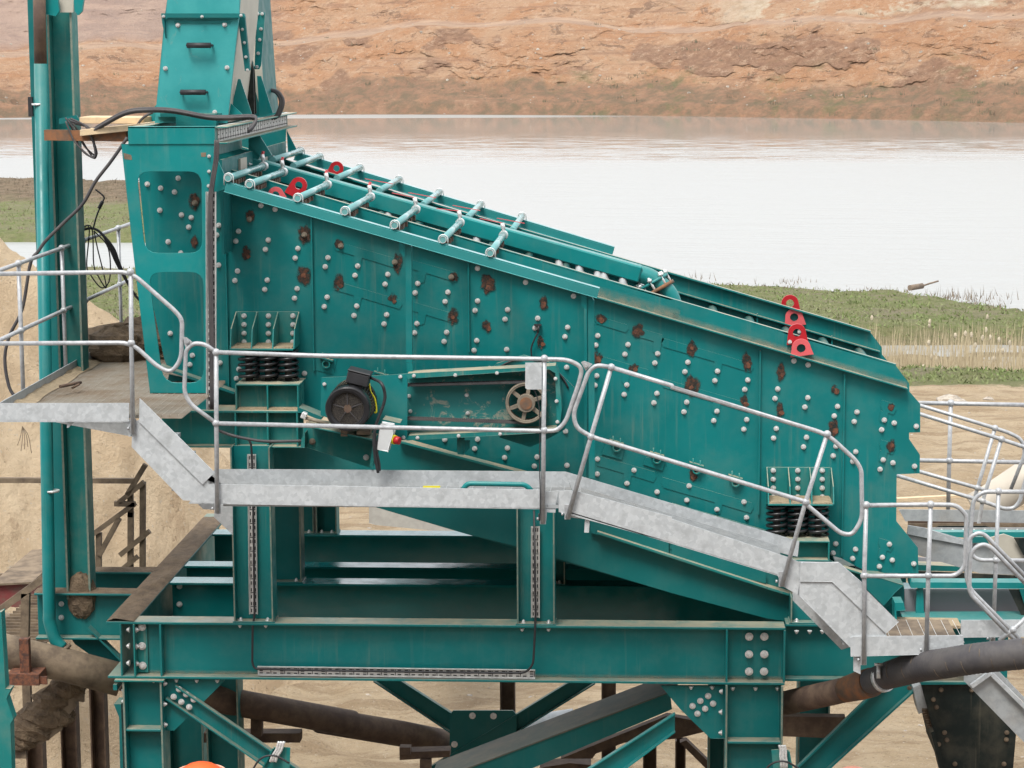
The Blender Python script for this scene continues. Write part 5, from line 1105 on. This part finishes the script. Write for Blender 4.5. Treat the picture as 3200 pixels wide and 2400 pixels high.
# handrail running back along the left edge of the platform
def rail3(label, rails, posts, joints, mat='galvanised_tube', r=RT):
    t0 = thing('handrail', posts[0][-1], label, 'handrail', 'tubular handrails along the walkways')
    for p in rails: MB().tube(fil(p, .1, 5), r, 10).build('rail', mat, t0)
    for p in posts: MB().tube(p, r, 10).build('post', mat, t0)
    for p in joints: MB().ball(p, r * 1.75, 12, 8).build('ball_joint', mat, t0)
def onx(s, X): p = px(s)[0]; d = ray(p); return CAM + d * ((X - CAM.x) / d.x)
xe_ = e[0].x - .04
top = [W('L -30,365', YW0)] ; zt_ = W('D 0,112', YW0).z; zm_ = W('D 0,550', YW0).z; zb_ = zg - .1
def ypx(s):                          # depth at which a line of sight crosses the upright plane x = xe_
    p = px(s)[0]; d = ray(p); return CAM.y + d.y * (xe_ / d.x)
yy = [ypx('L 240,1000'), ypx('L 735,800'), ypx('L 982,700'), ypx('L 1382,500'), ypx('L 860,700')]
rail3('handrail running back along the left edge of the upper platform', [[(xe_, YW0, zt_), (xe_, yy[4], zt_), (xe_, yy[4], zm_), (xe_, YW0, zm_)]], [[V((xe_, y, zt_)), V((xe_, y, zb_))] for y in yy[:2]], [V((xe_, y, z)) for y in yy[:2] for z in (zt_, zm_)])
rail3('farther handrail bay behind the tall green column on the left', [[(xe_, yy[4] + .25, zt_), (xe_, yy[3] + .7, zt_)], [(xe_, yy[4] + .25, zm_), (xe_, yy[3] + .5, zm_)]], [[V((xe_, y, zt_)), V((xe_, y, zb_))] for y in yy[2:4]], [V((xe_, y, z)) for y in yy[2:4] for z in (zt_, zm_)])
# far side walkway handrails
handrail('far level handrail beyond the screen on the right', ['F 1480,922 2330,938', 'F 1480,1283 2330,1299'], ['F 1752,925 1742,1285 1735,1620'], y=5.6, joints=('F 1752,925 1743,1285',), cleats=False, r=.022)
handrail('sloping far handrail ending in a rounded loop', ['F 1380,885 2030,1082 2120,1112 2185,1145 2212,1190 2215,1250 2130,1465', 'F 1450,1325 1920,1458 2010,1480'], ['F 2030,1082 1920,1458 1850,1700'], y=4.6, joints=('F 2030,1082 1920,1457',), cleats=False, r=.019)
handrail('sloping far handrail just in front of the rounded one', ['F 1380,938 2070,1152 2300,1230 2330,1290', 'F 1380,1370 1950,1540 2090,1590 2150,1585 2185,1545 2212,1440 2260,1280'], ['F 2070,1152 1952,1540 1925,1700 I 1820,260'], y=3.75, joints=('F 2070,1152 1952,1540',), cleats=False, r=.019)
handrail('looped handrail of the cross walkway at the right edge', ['N 1740,122 1395,122 1235,122 1135,200 1112,420 1095,720 1140,805 1215,832 1370,832 1740,836'], ['N 1395,122 1368,832 1335,1690'], y=-.2, joints=('N 1395,118 1368,830',), bend=.12)
handrail('rear stair handrail falling to the bottom right', ['N 1740,1070 1255,570 1190,545 1100,590 1080,680 1060,1010 1100,1130 1180,1215 1720,1760'], [], y=YW1 + .02, cleats=False, bend=.12)
handrail('front stair handrail falling to the bottom right', ['N 1740,1140 1320,700 1240,663 1150,700 1100,790 1090,1130 1120,1200 1640,1740'], ['N 1700,1410 1545,1552 1400,1665'], y=YW0, joints=('N 1545,1552',), cleats=False, bend=.12)
# ================================================================== RIGHT HAND SIDE
hs_ = thing('discharge_hose', W('P 1300,560', -1.7), 'fat black ribbed hose clamped to a rusty pipe at the lower right', 'hose')
def path(s, ys_): return [W(p, y) for p, y in zip(px(s), ys_)]
pts = smooth(path('P 250,665 500,580 800,500 1100,455 1500,395 2100,335 2500,300', (-.8, -1.0, -1.25, -1.5, -1.7, -1.85, -1.9)), 26); R0 = (W('P 1600,230', -1.72) - W('P 1600,575', -1.72)).length / 2
n = len(pts); MB().tube(pts, R0, 26, rr=[R0 * ((.84 + .16 * min(1, i / 40)) + .013 * math.sin(i * 2.4)) for i in range(n)]).build('body', 'hose_rubber', hs_)
mk = MB()
for i in range(8, n - 2, 5):
    if random.random() < .5:
        c_ = pts[i]; d_ = (pts[i + 1] - pts[i]).normalized(); a = (-fwd - d_ * d_.dot(-fwd)).normalized(); c2 = d_.cross(a); R = R0 * ((.84 + .16 * min(1, i / 40)) + .018); th0 = random.uniform(-1.5, .2); th1 = th0 + random.uniform(.4, 1.4)
        mk.tube([c_ + (a * math.cos(th0 + (th1 - th0) * j / 8) + c2 * math.sin(th0 + (th1 - th0) * j / 8)) * R for j in range(9)], .0022, 4)
mk.split('scuff_line', 'muddy_steel', hs_)
cp = W('P 405,630', -.93); d_ = (pts[27] - pts[18]).normalized(); m = MB(); m.tube([cp - d_ * .02, cp + d_ * .02], R0 * .93, 28); cl = m.build('hose_clamp', 'zinc', hs_)
m = MB(); q = W('P 350,480', -1.05); m.tube([q, q + V((0, -.03, -.09))], .016, 8); m.cyl(q + V((-.03, 0, .01)), q + V((.03, 0, .01)), .012, 6); m.build('clamp_bolt', 'zinc', cl)
pi_ = thing('slurry_pipe', W('I 900,1330', -.2), 'rusty steel pipe feeding the black ribbed hose', 'pipe')
a = path('I 600,1265 730,1247 1100,1165', (.5, .3, -.45)); MB().tube(a, .098, 24).build('pipe', 'rust_brown', pi_)
b_ = path('I 1095,1166 1180,1142 1255,1120', (-.44, -.6, -.76)); MB().tube(b_, .112, 24, rr=[.1, .112, .112]).build('collar', 'rust_orange', pi_)
m = MB(); m.prism(WS('I 690,1335 1090,1340 980,1470 690,1460', 1.0), 1.1); tag(m.build('rusty_beam', 'rust_brown'), 'rusty brown beam under the slurry pipe at the lower right', 'beam')
# dark hopper under the right walkway
hp_ = thing('side_hopper', W('P 1400,1700', -.3), 'tall black green bolted hopper at the lower right corner', 'hopper')
m = MB(); m.prism(WS('P 845,690 1340,690 1420,700 1935,1275 1890,1750 1110,1750 990,1240', -.3), .9); m.build('body', 'black_paint', hp_, bevel=.004)
m = MB(); m.prism(WS('P 840,670 1440,670 1440,695 840,700', -.34), -.3); m.build('rim', 'green_dark', hp_)
m = MB(); m.prism(WS('P 750,735 830,700 860,700 925,1000 815,1038', -.2), .1); m.build('side_flap', 'galvanised_dull', hp_)
m = MB(); m.prism(WS('P 955,1250 990,1235 1140,1750 1080,1750', -.33), -.1); m.build('edge_bar', 'black_paint', hp_)
for i, p in enumerate(px('P 985,870 1020,957 1112,1250 1140,1335 1045,1385 1232,1612 1830,1250 1825,1330 1797,1612 1072,757 1425,760 707,735')): bolt(hp_, W(p, -.301 if i not in (11,) else -.35), .018, 'muddy_steel')
m = MB()
for i in range(8): p = W('P %d,%d' % (925 + i * 9, 990 + i * 28), -.2); m.cyl(p, p - X_ * .05, .014, 6)
m.split('nut', 'muddy_steel', hp_)
# stair at the very lower right
s2 = thing('stair', W('P 1900,1200', -.7), 'galvanised stair stringer crossing the lower right corner', 'stair')
m = MB(); m.prism(WS('P 1335,595 1660,560 2300,1195 2300,1640 1335,655', -.75), -.74); m.build('stringer', 'galvanised_dull', s2); m = MB(); a, b_ = WS('P 1420,715 1640,560', -.78); m.bar(a, b_, .04, .03); a, b_ = WS('P 1650,570 2250,1165', -.78); m.bar(a, b_, .03, .03); m.prism(WS('P 1670,560 1740,545 2200,1020 2200,1070', -.2), -.19); m.split('flange', 'galvanised', s2)
# catch frame, panels and conveyor beyond the lower platform
cf = thing('collecting_frame', W('N 1000,1460', .4), 'green frame with grey panels behind the lower platform', 'frame')
def q_(s, y, d_, mat, nm, par=cf, bv=0): return MB().prism(WS(s, y), y + d_).build(nm, mat, par, bevel=bv)
q_('N 420,1130 1800,1130 1800,1480 420,1480', .5, .02, 'grey_panel', 'panel'); q_('N 490,1063 1800,1068 1800,1128 490,1118', .3, .15, 'green_clean', 'top_beam', bv=.003)
q_('N 548,1150 600,1118 612,1118 625,1495 535,1495', .35, .06, 'green_clean', 'post', bv=.003); q_('N 415,1460 1800,1460 1800,1512 415,1530', .1, .3, 'green_clean', 'bottom_beam', bv=.003); q_('N 280,1500 1010,1512 1010,1540 280,1540', -.2, .25, 'sand_dust', 'dusty_ledge')
q_('N 560,880 1800,925 1800,960 560,940', 1.6, .15, 'green_dusty', 'rear_beam'); q_('N 560,800 1300,880 1000,920 560,885', 2.2, .02, 'grey_panel', 'rear_panel'); q_('N 480,940 1800,1000 1800,1070 480,1065', .8, .02, 'black_paint', 'opening_shade_sheet'); q_('N 480,1010 490,1010 490,1110 480,1110', .3, .2, 'green_clean', 'post')  # the opening is a solid black sheet, its darkness painted
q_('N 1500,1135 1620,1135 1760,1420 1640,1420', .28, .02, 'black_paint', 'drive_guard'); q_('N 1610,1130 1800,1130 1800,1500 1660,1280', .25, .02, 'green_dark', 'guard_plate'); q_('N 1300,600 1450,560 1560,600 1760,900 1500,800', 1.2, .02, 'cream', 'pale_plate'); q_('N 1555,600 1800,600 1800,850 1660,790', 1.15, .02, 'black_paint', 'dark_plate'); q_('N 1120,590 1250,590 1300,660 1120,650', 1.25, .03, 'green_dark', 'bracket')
q_('N 700,540 1800,540 1800,600 1100,600 900,590', 2.4, .1, 'green_clean', 'upper_beam')
s3 = thing('stair', W('N 1100,900', 1.4), 'galvanised stair stringer falling away behind the collecting frame', 'stair')
q_('N 455,470 640,500 1659,800 1800,850 1800,1090 1520,1060 560,780 440,600', 1.3, .012, 'galvanised_dull', 'stringer', s3); q_('N 455,470 640,500 1130,660 1130,690 640,600 450,560', 1.28, .012, 'galvanised', 'toe_plate', s3)
fw = thing('far_walkway', W('N 1000,440', 3.6), 'galvanised far side walkway with a deep toe plate', 'walkway')
q_('N 360,305 1800,318 1800,450 430,430', 4.3, .01, 'galvanised_dull', 'toe_plate', fw); q_('N 455,425 1800,450 1800,475 455,452', 4.0, .01, 'rust_brown', 'rusty_edge', fw); q_('N 455,452 1800,452 1800,505 1400,505 1250,480 760,480 700,500 455,480', 3.6, .01, 'muddy_steel', 'belt_edge', fw)
q_('N 700,495 1800,495 1800,545 700,540', 3.0, .01, 'galvanised_dull', 'near_edge', fw); q_('N 730,492 780,475 1250,475 1340,495', 3.55, .01, 'black_paint', 'gap_shade_strip', fw)  # last piece is a black sheet, painted-in darkness of an open slot
m = MB(); 
for i in range(11): p = W('N %d,510' % (800 + i * 112), 2.99); m.cyl(p, p + V((.02, 0, -.02)), .008, 6)
m.split('clip', 'tray_steel', fw)
m = MB(); m.tube(WS('N 1150,330 1300,250 1450,150 1659,10 1800,-90', 6.5), .2, 24); tag(m.build('white_pipe', 'white_pipe'), 'fat cream coloured pipe rising to the right edge behind the handrails', 'pipe')
m = MB(); a, b_ = WS('N 340,200 1000,165', 9); m.bar(a, b_, .08, .03); tag(m.build('timber_plank', 'timber'), 'thin plank lying on the sand behind the screen', 'plank')
# ================================================================== LEFT HAND SIDE
col = thing('tall_column', W('G 420,580', 1.0), 'tall green steel column rising past the top of the picture', 'column')
m = MB(); a, b_ = WS('A 345,400 475,400', .95); zt2 = W('A 400,-120', .95).z; zb2 = W('G 450,590', .95).z; xa_, xb_ = W('G 390,400', .95).x, W('G 505,400', .95).x
xa_ = W('A 350,800', .95).x; xb_ = W('A 482,800', .95).x
m.box((xa_ - .03, .9, zb2), (xa_ - .012, 1.1, zt2)); m.box((xb_ - .016, .9, zb2), (xb_, 1.1, zt2)); m.box((xa_ - .012, 1.0, zb2), (xb_ - .016, 1.012, zt2)); 
m.box((W('A 300,600', 1.15).x, 1.15, zb2), (xa_ - .03, 1.17, zt2)); m.build('flanges', 'green_dusty', col, bevel=.003)
m = MB(); m.box((xa_ - .25, 1.14, zb2), (xa_ - .02, 1.16, zt2)); m.build('rear_flange', 'green_dark', col)
m = MB(); m.prism(WS('A 285,-40 360,-40 372,70 350,100 290,90', .8), .83); m.prism(WS('A 460,-40 530,-40 515,70 490,95 470,70', .85), .88); m.split('head_bracket', 'green_clean', col, bevel=.002)
m = MB(); m.prism(WS('A 365,-40 465,-40 460,78 375,78', .87), .88); m.build('head_plate', 'cream', col)
m = MB(); m.ball(V(((xa_ + xb_) / 2, .95, zb2 + .02)), .13, 18, 10, (1, .6, 1.5), .2); m.build('mud_splash', 'mud', col)
for x_e in (xa_ - .03, xb_ - .016): MB().box((x_e, .896, zb2), (x_e + .017, .8995, zt2)).build('dusty_edge', 'edge_dust', col)
dp = thing('drain_pipe', W('G 330,800', .75), 'green upright pipe with brown upper end left of the tall column', 'pipe')
P_ = WS('A 255,400 262,1650 D 290,900 G 310,700', .75); r_ = (W('A 222,700', .75) - W('A 303,700', .75)).length / 2
MB().tube([P_[0], P_[-1]] + smooth([P_[-1], P_[-1] + V((0, 0, -.05)), P_[-1] + V((.04, 0, -.2)), P_[-1] + V((.1, 0, -.28))])[1:], r_, 20).build('lower_pipe', 'green_paint', dp)
t_ = W('A 245,-100', .75); MB().tube([t_, P_[0] + V((0, 0, .0))], r_ * .96, 20).build('upper_pipe', 'rust_brown', dp)
for s in ('A 258,655', 'D 300,1476'): v = W(s, .75); v = V((P_[0].x + (P_[-1].x - P_[0].x) * .3, .75, v.z)); MB().tube([v - Z_ * .008, v + Z_ * .008], r_ * 1.12, 20).build('pipe_clamp', 'zinc', dp); MB().box(v + V((-r_ - .03, -.02, -.1)), v + V((-r_ + .005, .02, .06))).build('clamp_block', 'rubber', dp)
e2 = P_[-1] + V((.1, 0, -.28)); m = MB(); m.tube([e2, e2 + V((.17, 0, -.27))], r_ * .95, 18); m.build('rubber_sleeve', 'hose_rubber', dp); m = MB(); m.tube([e2 + V((-.0, 0, .0)), e2 + V((.015, 0, -.025))], r_ * 1.4, 18); m.build('flange', 'muddy_steel', dp)
m = MB(); a, b_ = WS('A 285,848 800,855', .55); m.bar(a, b_, .08, .085); m.box(a - V((0, .041, .043)), a + V((.11, -.039, .043))); tag(m.build('rusty_box_beam', 'rust_orange'), 'short rusty box section jutting from the tall column', 'beam')
for s, w_, lab in (('A 480,762 870,765', .3, 'topmost timber board behind the rusty box section'), ('A 530,835 960,790', .25, 'nearest timber board resting on the rusty box section')):
    a, b_ = WS(s, .6); m = MB(); m.ob(a, b_, Y_, Z_, -.15 if 'near' in lab else .1, .2 if 'near' in lab else .5, -.02, .03); tag(m.build('timber_board', 'timber', bevel=.003), lab, 'board', 'timber boards under the cables')
m = MB(); m.prism(WS('A 370,745 480,722 500,760 370,780', .7), .72); m.build('ear', 'green_dark', col)
# loose cables on the left
def cable(name, s, y, r, label, n_=8):
    return tag(MB().tube(smooth(WS(s, y) if not isinstance(y, tuple) else path(s, y), n_), r, 7).build(name, 'hose_rubber'), label, 'cable', 'loose cables on the left')
cable('cable', 'A 800,865 700,1010 600,1140 520,1280 400,1400 290,1510 240,1580 190,1659 D 140,330 60,500 30,650 60,830 130,930 140,1010', .3, .014, 'long black cable sagging from the feed box to the left edge')
m = MB()
for k in range(5): m.tube(smooth(WS('D 140,1070 %d,1130 %d,%d' % (130 + k * 12, 110 + k * 22, 1190 + (k * 37) % 50), .3)), .003, 4)
tag(m.build('frayed_wires', 'muddy_steel'), 'frayed thin wire ends below the platform edge', 'wires')
m = MB()
for k in range(4): m.tube(smooth([p + V((.03 * random.random(), .03 * k, .05 * random.random())) for p in WS('A 400,780 %d,850 %d,920 %d,1010 590,990 575,930 %d,830 430,780' % (440 + k * 8, 470 + k * 9, 545 + k * 5, 520 + k * 9), .5)]), .008, 6)
tag(m.build('cable_coil', 'hose_rubber'), 'coil of cables hanging from the rusty box section', 'cables')
m = MB()
for k in range(3): m.tube(smooth(path('A 495,1450 580,1435 640,1470 %d,1560 %d,1659 D 820,200 880,280 980,340' % (690 + k * 12, 735 + k * 8), (1.6,) * 8)), .012, 6)
for k in (0, 2): m.tube(smooth(path('A 500,1440 %d,1430 %d,1659 D %d,120 %d,200 %d,140 %d,-50 A 590,1450' % (560 + k * 8, 545 + k * 22, 570 + k * 22, 640 + k * 12, 690 - k * 16, 680 - k * 34), (1.6,) * 8)), .006, 5)
m.tube(smooth(WS('A 585,1440 610,1350 645,1270 652,1235 600,1190', 1.6)), .008, 5); m.tube(WS('A 622,1310 645,1265', 1.6), .016, 8)
tag(m.build('cable_coil', 'rubber'), 'tangle of thin black cables between the column and the windowed panel', 'cables')
# rusty angle-iron handrails at the lower left
def flat(s, y, w_=.05): a, b_ = WS(s, y); return a, b_, w_
rr_ = thing('angle_handrail', W('G 890,460', 2.4), 'dusty brown angle iron stair rail left of the frame', 'handrail')
for s in ('D -40,1408 850,1412', 'G 515,240 850,-5', 'G 755,320 940,170', 'G 720,450 865,330', 'D 720,1555 850,1560', 'D 800,1500 915,1310', 'D 745,1550 905,1420', 'G 625,320 750,90'): a, b_ = WS(s, 2.4); MB().bar(a, b_, .05, .045).build('rail', 'muddy_steel', rr_)
for s in ('D 898,1420 G 896,460', 'G 822,50 820,460', 'G 622,180 620,450', 'D 820,1490 G 822,80'): a, b_ = WS(s, 2.42); MB().bar(a, b_, .05, .05).build('post', 'muddy_steel', rr_)
m = MB()
for k in range(6): m.tube(smooth(WS('G 520,%d %d,300 %d,440' % (240 + k * 4, 540 + k * 9, 540 + k * 10), 2.2)), .006, 5)
tag(m.build('wire_bundle', 'rust_brown'), 'bundle of brown wires hanging by the column foot', 'wires')
r2 = thing('angle_handrail', W('G 160,830', 1.2), 'dusty brown angle iron rail at the left edge above the dirty pipe', 'handrail')
for s in ('G 0,665 275,465', ): a, b_ = WS(s, 1.2); MB().bar(a, b_, .06, .06).build('rail', 'muddy_steel', r2)
for s in ('G 163,560 158,830', 'G 168,1100 175,1330'): a, b_ = WS(s, 1.2); MB().bar(a, b_, .07, .06).build('post', 'muddy_steel', r2)
sk = thing('waste_skip', W('G 80,640', 6), 'old dark red skip behind the left rail', 'skip')
m = MB(); m.prism(WS('G -60,515 185,497 190,640 100,650 -60,630', 6), 7.6); m.build('body', 'red_old', sk); m = MB(); m.prism(WS('G -60,503 200,490 200,502 -60,515', 5.95), 7.65); m.build('rim', 'muddy_steel', sk); m = MB(); m.prism(WS('G -60,440 290,440 220,490 -60,500', 7.7), 7.75); m.build('mesh_panel', 'muddy_steel', sk)
m = MB(); m.ring(W('G 210,600', 5.98), Y_, .03, .018, .03, 12); m.build('tie_ring', 'rust_brown', sk)
gp = thing('grating_floor', W('G 150,760', 3), 'dusty lower grating floor behind the dirty pipe at the left', 'floor grating')
m = MB(); z_ = W('G 150,800', 2).z; y = 1.2; x0_, x1_ = W('G -60,800', 2).x, W('G 290,800', 2).x
while y < 4.2: m.box((x0_, y, z_ - .03), (x1_ + .1, y + .012, z_)); y += .11
m.box((x0_, 1.2, z_ - .05), (x1_, 4.2, z_ - .032)); m.build('grating', 'muddy_steel', gp); 
m = MB(); a, b_ = WS('G 195,900 330,800', 1.4); m.bar(a, b_, .06, .05); m.prism(WS('G -20,710 240,745 240,765 -20,765', 3.6), 3.8); m.split('edge_angle', 'muddy_steel', gp)
# big dirty pipe crossing behind the legs
big = thing('tailings_pipe', W('H 0,1430', 1.8), 'long thick brown dirt covered pipe passing behind the frame legs', 'pipe')
MB().tube(path('G -250,850 80,935 400,1010 760,1105', (.5, .6, .7, .8)), .142, 26).build('upper_length', 'muddy_steel', big)
MB().tube(path('G 760,1085 1400,1232 2212,1380 H 0,1358 520,1445 900,1520 1000,1540', (1.6, 2.0, 2.6, 2.7, 3.1, 3.6, 3.8)), .122, 26).build('lower_length', 'rust_brown', big)
m = MB(); m.box(W('G 118,850', .35), W('G 200,1075', .42)); m.box(W('G 40,1070', .3), W('G 295,1090', .55)); m.prism(WS('G 40,1090 295,1085 295,1135 40,1120', .32), .34); tag(m.build('pipe_stand', 'rust'), 'red rusted stub post bracket clasping the dirty pipe', 'bracket')
# mud caked conveyor remains
dm = thing('muddy_trough', W('G 200,1500', 1.0), 'mud caked broken trough hanging under the dirty pipe', 'trough')
random.seed(12)
for s, r in (('G 420,1150', .16), ('G 330,1230', .17), ('G 270,1330', .2), ('G 180,1400', .2), ('G 120,1480', .16), ('G 350,1330', .16), ('G 230,1430', .15), ('G 460,1180', .1)):
    m = MB(); m.ball(W(s, .95), r * .85, 16, 10, (1.25, .8, .75), .25); m.build('mud_lump', 'mud', dm)
for s in ('G 240,1200 330,1120 420,1150 300,1290', 'G 390,1180 470,1150 480,1270 430,1330 380,1320', 'G 60,1430 190,1310 240,1420 120,1560', 'G 90,1530 160,1500 165,1600 80,1600', 'G 200,1350 390,1320 390,1420 260,1510 200,1500', 'G 440,1140 525,1150 525,1245 480,1240'): MB().prism(WS(s, .9), .94).build('plate', 'muddy_steel', dm)
# brown posts behind
piles = [('G 180,1420 285,1420', 2.6, 'brown steel pile nearest the left edge'), ('G 392,1180 492,1180', 2.4, 'brown steel pile left of the pair under the dirty pipe'), ('G 578,1150 672,1150', 2.2, 'brown steel pile just left of the green leg'), ('H 1135,1100 1228,1100', 4.6, 'brown steel pile behind the dark gusset'), ('H 1770,1100 1860,1100', 4.8, 'brown steel pile with pale marks right of the gusset'),
         ('H 2030,1480 2115,1480', 3.6, 'brown steel pile under the long conveyor leg'), ('I 20,1500 85,1500', 3.6, 'slim brown pile left of the right hand green leg')]
for s, y, lab in piles:
    a, b_ = WS(s, y); w_ = b_.x - a.x; zt3 = a.z + .05; m = MB(); m.box((a.x, y, -.3), (a.x + w_, y + .014, zt3)); m.box((a.x, y - .12, -.3), (a.x + .014, y - .0005, zt3)); m.box((b_.x - .014, y - .12, -.3), (b_.x, y - .0005, zt3)); tag(m.build('steel_pile', 'rust_brown'), lab, 'pile', 'brown steel piles')
for s, y, lab in (('G 1280,1440 1885,1442 1885,1500 1280,1500', 2.3, 'short brown beam end behind the left brace'), ('H 500,1560 815,1550 815,1590 500,1610', 2.2, 'brown bracket beam carrying the thick pipe')):
    m = MB(); m.prism(WS(s, y), y + .15); tag(m.build('pipe_support', 'rust_brown'), lab, 'beam')
for s, lab in (('G 1615,1340 1615,1450', 'short square stub between the thick pipe and the brown beam end'), ('H 537,1520 537,1565', 'tiny stub between the thick pipe and its bracket beam'), ('H 665,1600 665,1700', 'brown stub dropping below the bracket beam of the thick pipe')):
    a, b_ = WS(s, 2.2); m = MB(); m.bar(a, b_, .1, .1); tag(m.build('pipe_stub', 'rust_brown'), lab, 'support')
# long conveyor chord running away under the frame
cv = thing('conveyor_leg', W('H 1500,1500', 2), 'long dark green box girder slanting up under the frame', 'girder')
m = MB(); pts = WS('H 700,1750 2200,1185 2212,1290 1100,1760', 1.4); m.prism(pts, 1.43); m.build('front_web', 'green_dark', cv)
t0, t1 = W('H 700,1750', 1.4), W('H 2250,1166', 1.4); m = MB(); dv = (t1 - t0).normalized(); m.ob(t0, t1, Y_, dv.cross(Y_) * (-1 if dv.cross(Y_).z < 0 else 1), -.01, .55, .0, .012); m.build('top_flange', 'gritty_green', cv)
m = MB(); m.prism(WS('I -30,1330 140,1360 210,1430 30,1475 -300,1500 -480,1570 -500,1600 -700,1600', 2.6), 2.7); m.build('rusty_side', 'rust_brown', cv)
m = MB(); m.prism(WS('I 50,1500 90,1485 230,1620 230,1680', 2.7), 2.8); m.prism(WS('H 1380,1659 1570,1628 1700,1640 1700,1680', 2.7), 2.9); m.split('small_strut', 'rust_brown', cv)
# concrete block behind the frame
m = MB(); m.prism(WS('H 310,15 640,20 900,175 700,165 660,160 350,130 308,120', 8.5), 10.5); tag(m.build('concrete_block', 'concrete', bevel=.02), 'pale concrete block lying on the sand seen through the frame', 'block')
m = MB(); m.ball(W('H 1380,1165', 14) - Z_ * .15, .75, 14, 8, (1.4, 1, .3), .2); m.ball(WZ('G 940,100', 0) , .2, 8, 5, (1, 1, .7), .3); tag(m.build('chalk_heap', 'white_pipe'), 'flat pale heap on the sand beyond the braces', 'heap')
m = MB(); m.tube(WS('H 1080,1560 1230,1460 1400,1400 1600,1370', 5), .14, 14); tag(m.build('grey_pipe', 'galvanised_dull'), 'short grey pipe seen between the dark braces', 'pipe')
# orange domes at the bottom edge
for s, r, y, mt_, lab in (('S 560,800', .24, -.9, 'orange', 'orange domed cover with pale rim at the bottom edge beside the left leg'), ('T 1400,862', .2, -.6, 'orange_pale', 'faded orange domed cover at the bottom edge right of the wide brace')):
    t_ = W(s, y); d0 = thing('domed_cover', t_ - Z_ * .7, lab, 'cover'); m = MB(); m.ball(t_ - Z_ * r, r * .985, 28, 14); m.build('dome', mt_, d0); m = MB(); m.ring(t_ - Z_ * (r * .35), Z_, r * .8, r * .74, .012, 32); m.build('rim', 'orange_pale', d0); m = MB(); m.cyl(t_ - Z_ * 1.2, t_ - Z_ * r * 1.3, r * .8, 20); m.build('base', 'rust_brown', d0)
# small channels with chains at the bottom
for s, tp, y, lab in (('S 1420,885 1570,600 1750,595 1760,720 1740,900', 'S 1680,520 1640,640 1590,720 1560,800', -.5, 'green channel end carrying steel cables beside the left brace'), ('T 345,885 320,630 510,640 530,700 555,890', 'T 415,570 430,640 430,720 440,800 440,880', -.5, 'green channel end carrying steel cables beside the right leg')):
    t0 = thing('channel_end', W(s, y), lab, 'channel'); p = WS(s, y); m = MB(); m.prism([V((q.x, y, q.z)) for q in p], y + .01); m.bar(p[0], p[1], .06, .01); m.bar(p[2], p[4], .06, .01); m.build('channel', 'green_dusty', t0)
    q = WS(tp, y - .04); m = MB()
    for k in (-.02, 0, .02): m.tube(smooth([v + X_ * k for v in q]), .011, 7)
    m.build('steel_cable', 'zinc', t0); m = MB(); v = q[-2]; m.tube(smooth([v + V((-.22, -.05, -.2)), v + V((-.12, -.05, -.02)), v + V((.0, -.05, .02)), v + V((.12, -.05, -.04))]), .008, 6); m.build('black_lead', 'rubber', t0)
# near green post at the very left bottom
m = MB(); m.prism(WS('G -40,700 5,680 35,1160 65,1165 40,1220 80,1350 65,1380 75,1750 -40,1750', -1.6), -1.5); nl = tag(m.build('green_post', 'green_dusty', bevel=.003), 'green bracketed post cut by the left edge at the bottom', 'post')
random.seed(5)

m = MB(); m.prism(WS('E 1290,670 1393,670 1393,838 1300,838 1290,828', YW0 - .06), YW0 - .056); sb_ = tag(m.build('switch_plate', 'galvanised', bevel=.002), 'small blank galvanised plate fixed to the handrail post over the pulley', 'plate')
m = MB(); m.tube(smooth(WS('E 1345,840 1362,880 1378,960 1383,1100 1380,1300 1384,1500 1381,1659 H 1374,60', YW0 - .04)), .0042, 6); tag(m.build('cable', 'rubber'), 'thin black cable tied down the handrail post below the blank plate', 'cable')
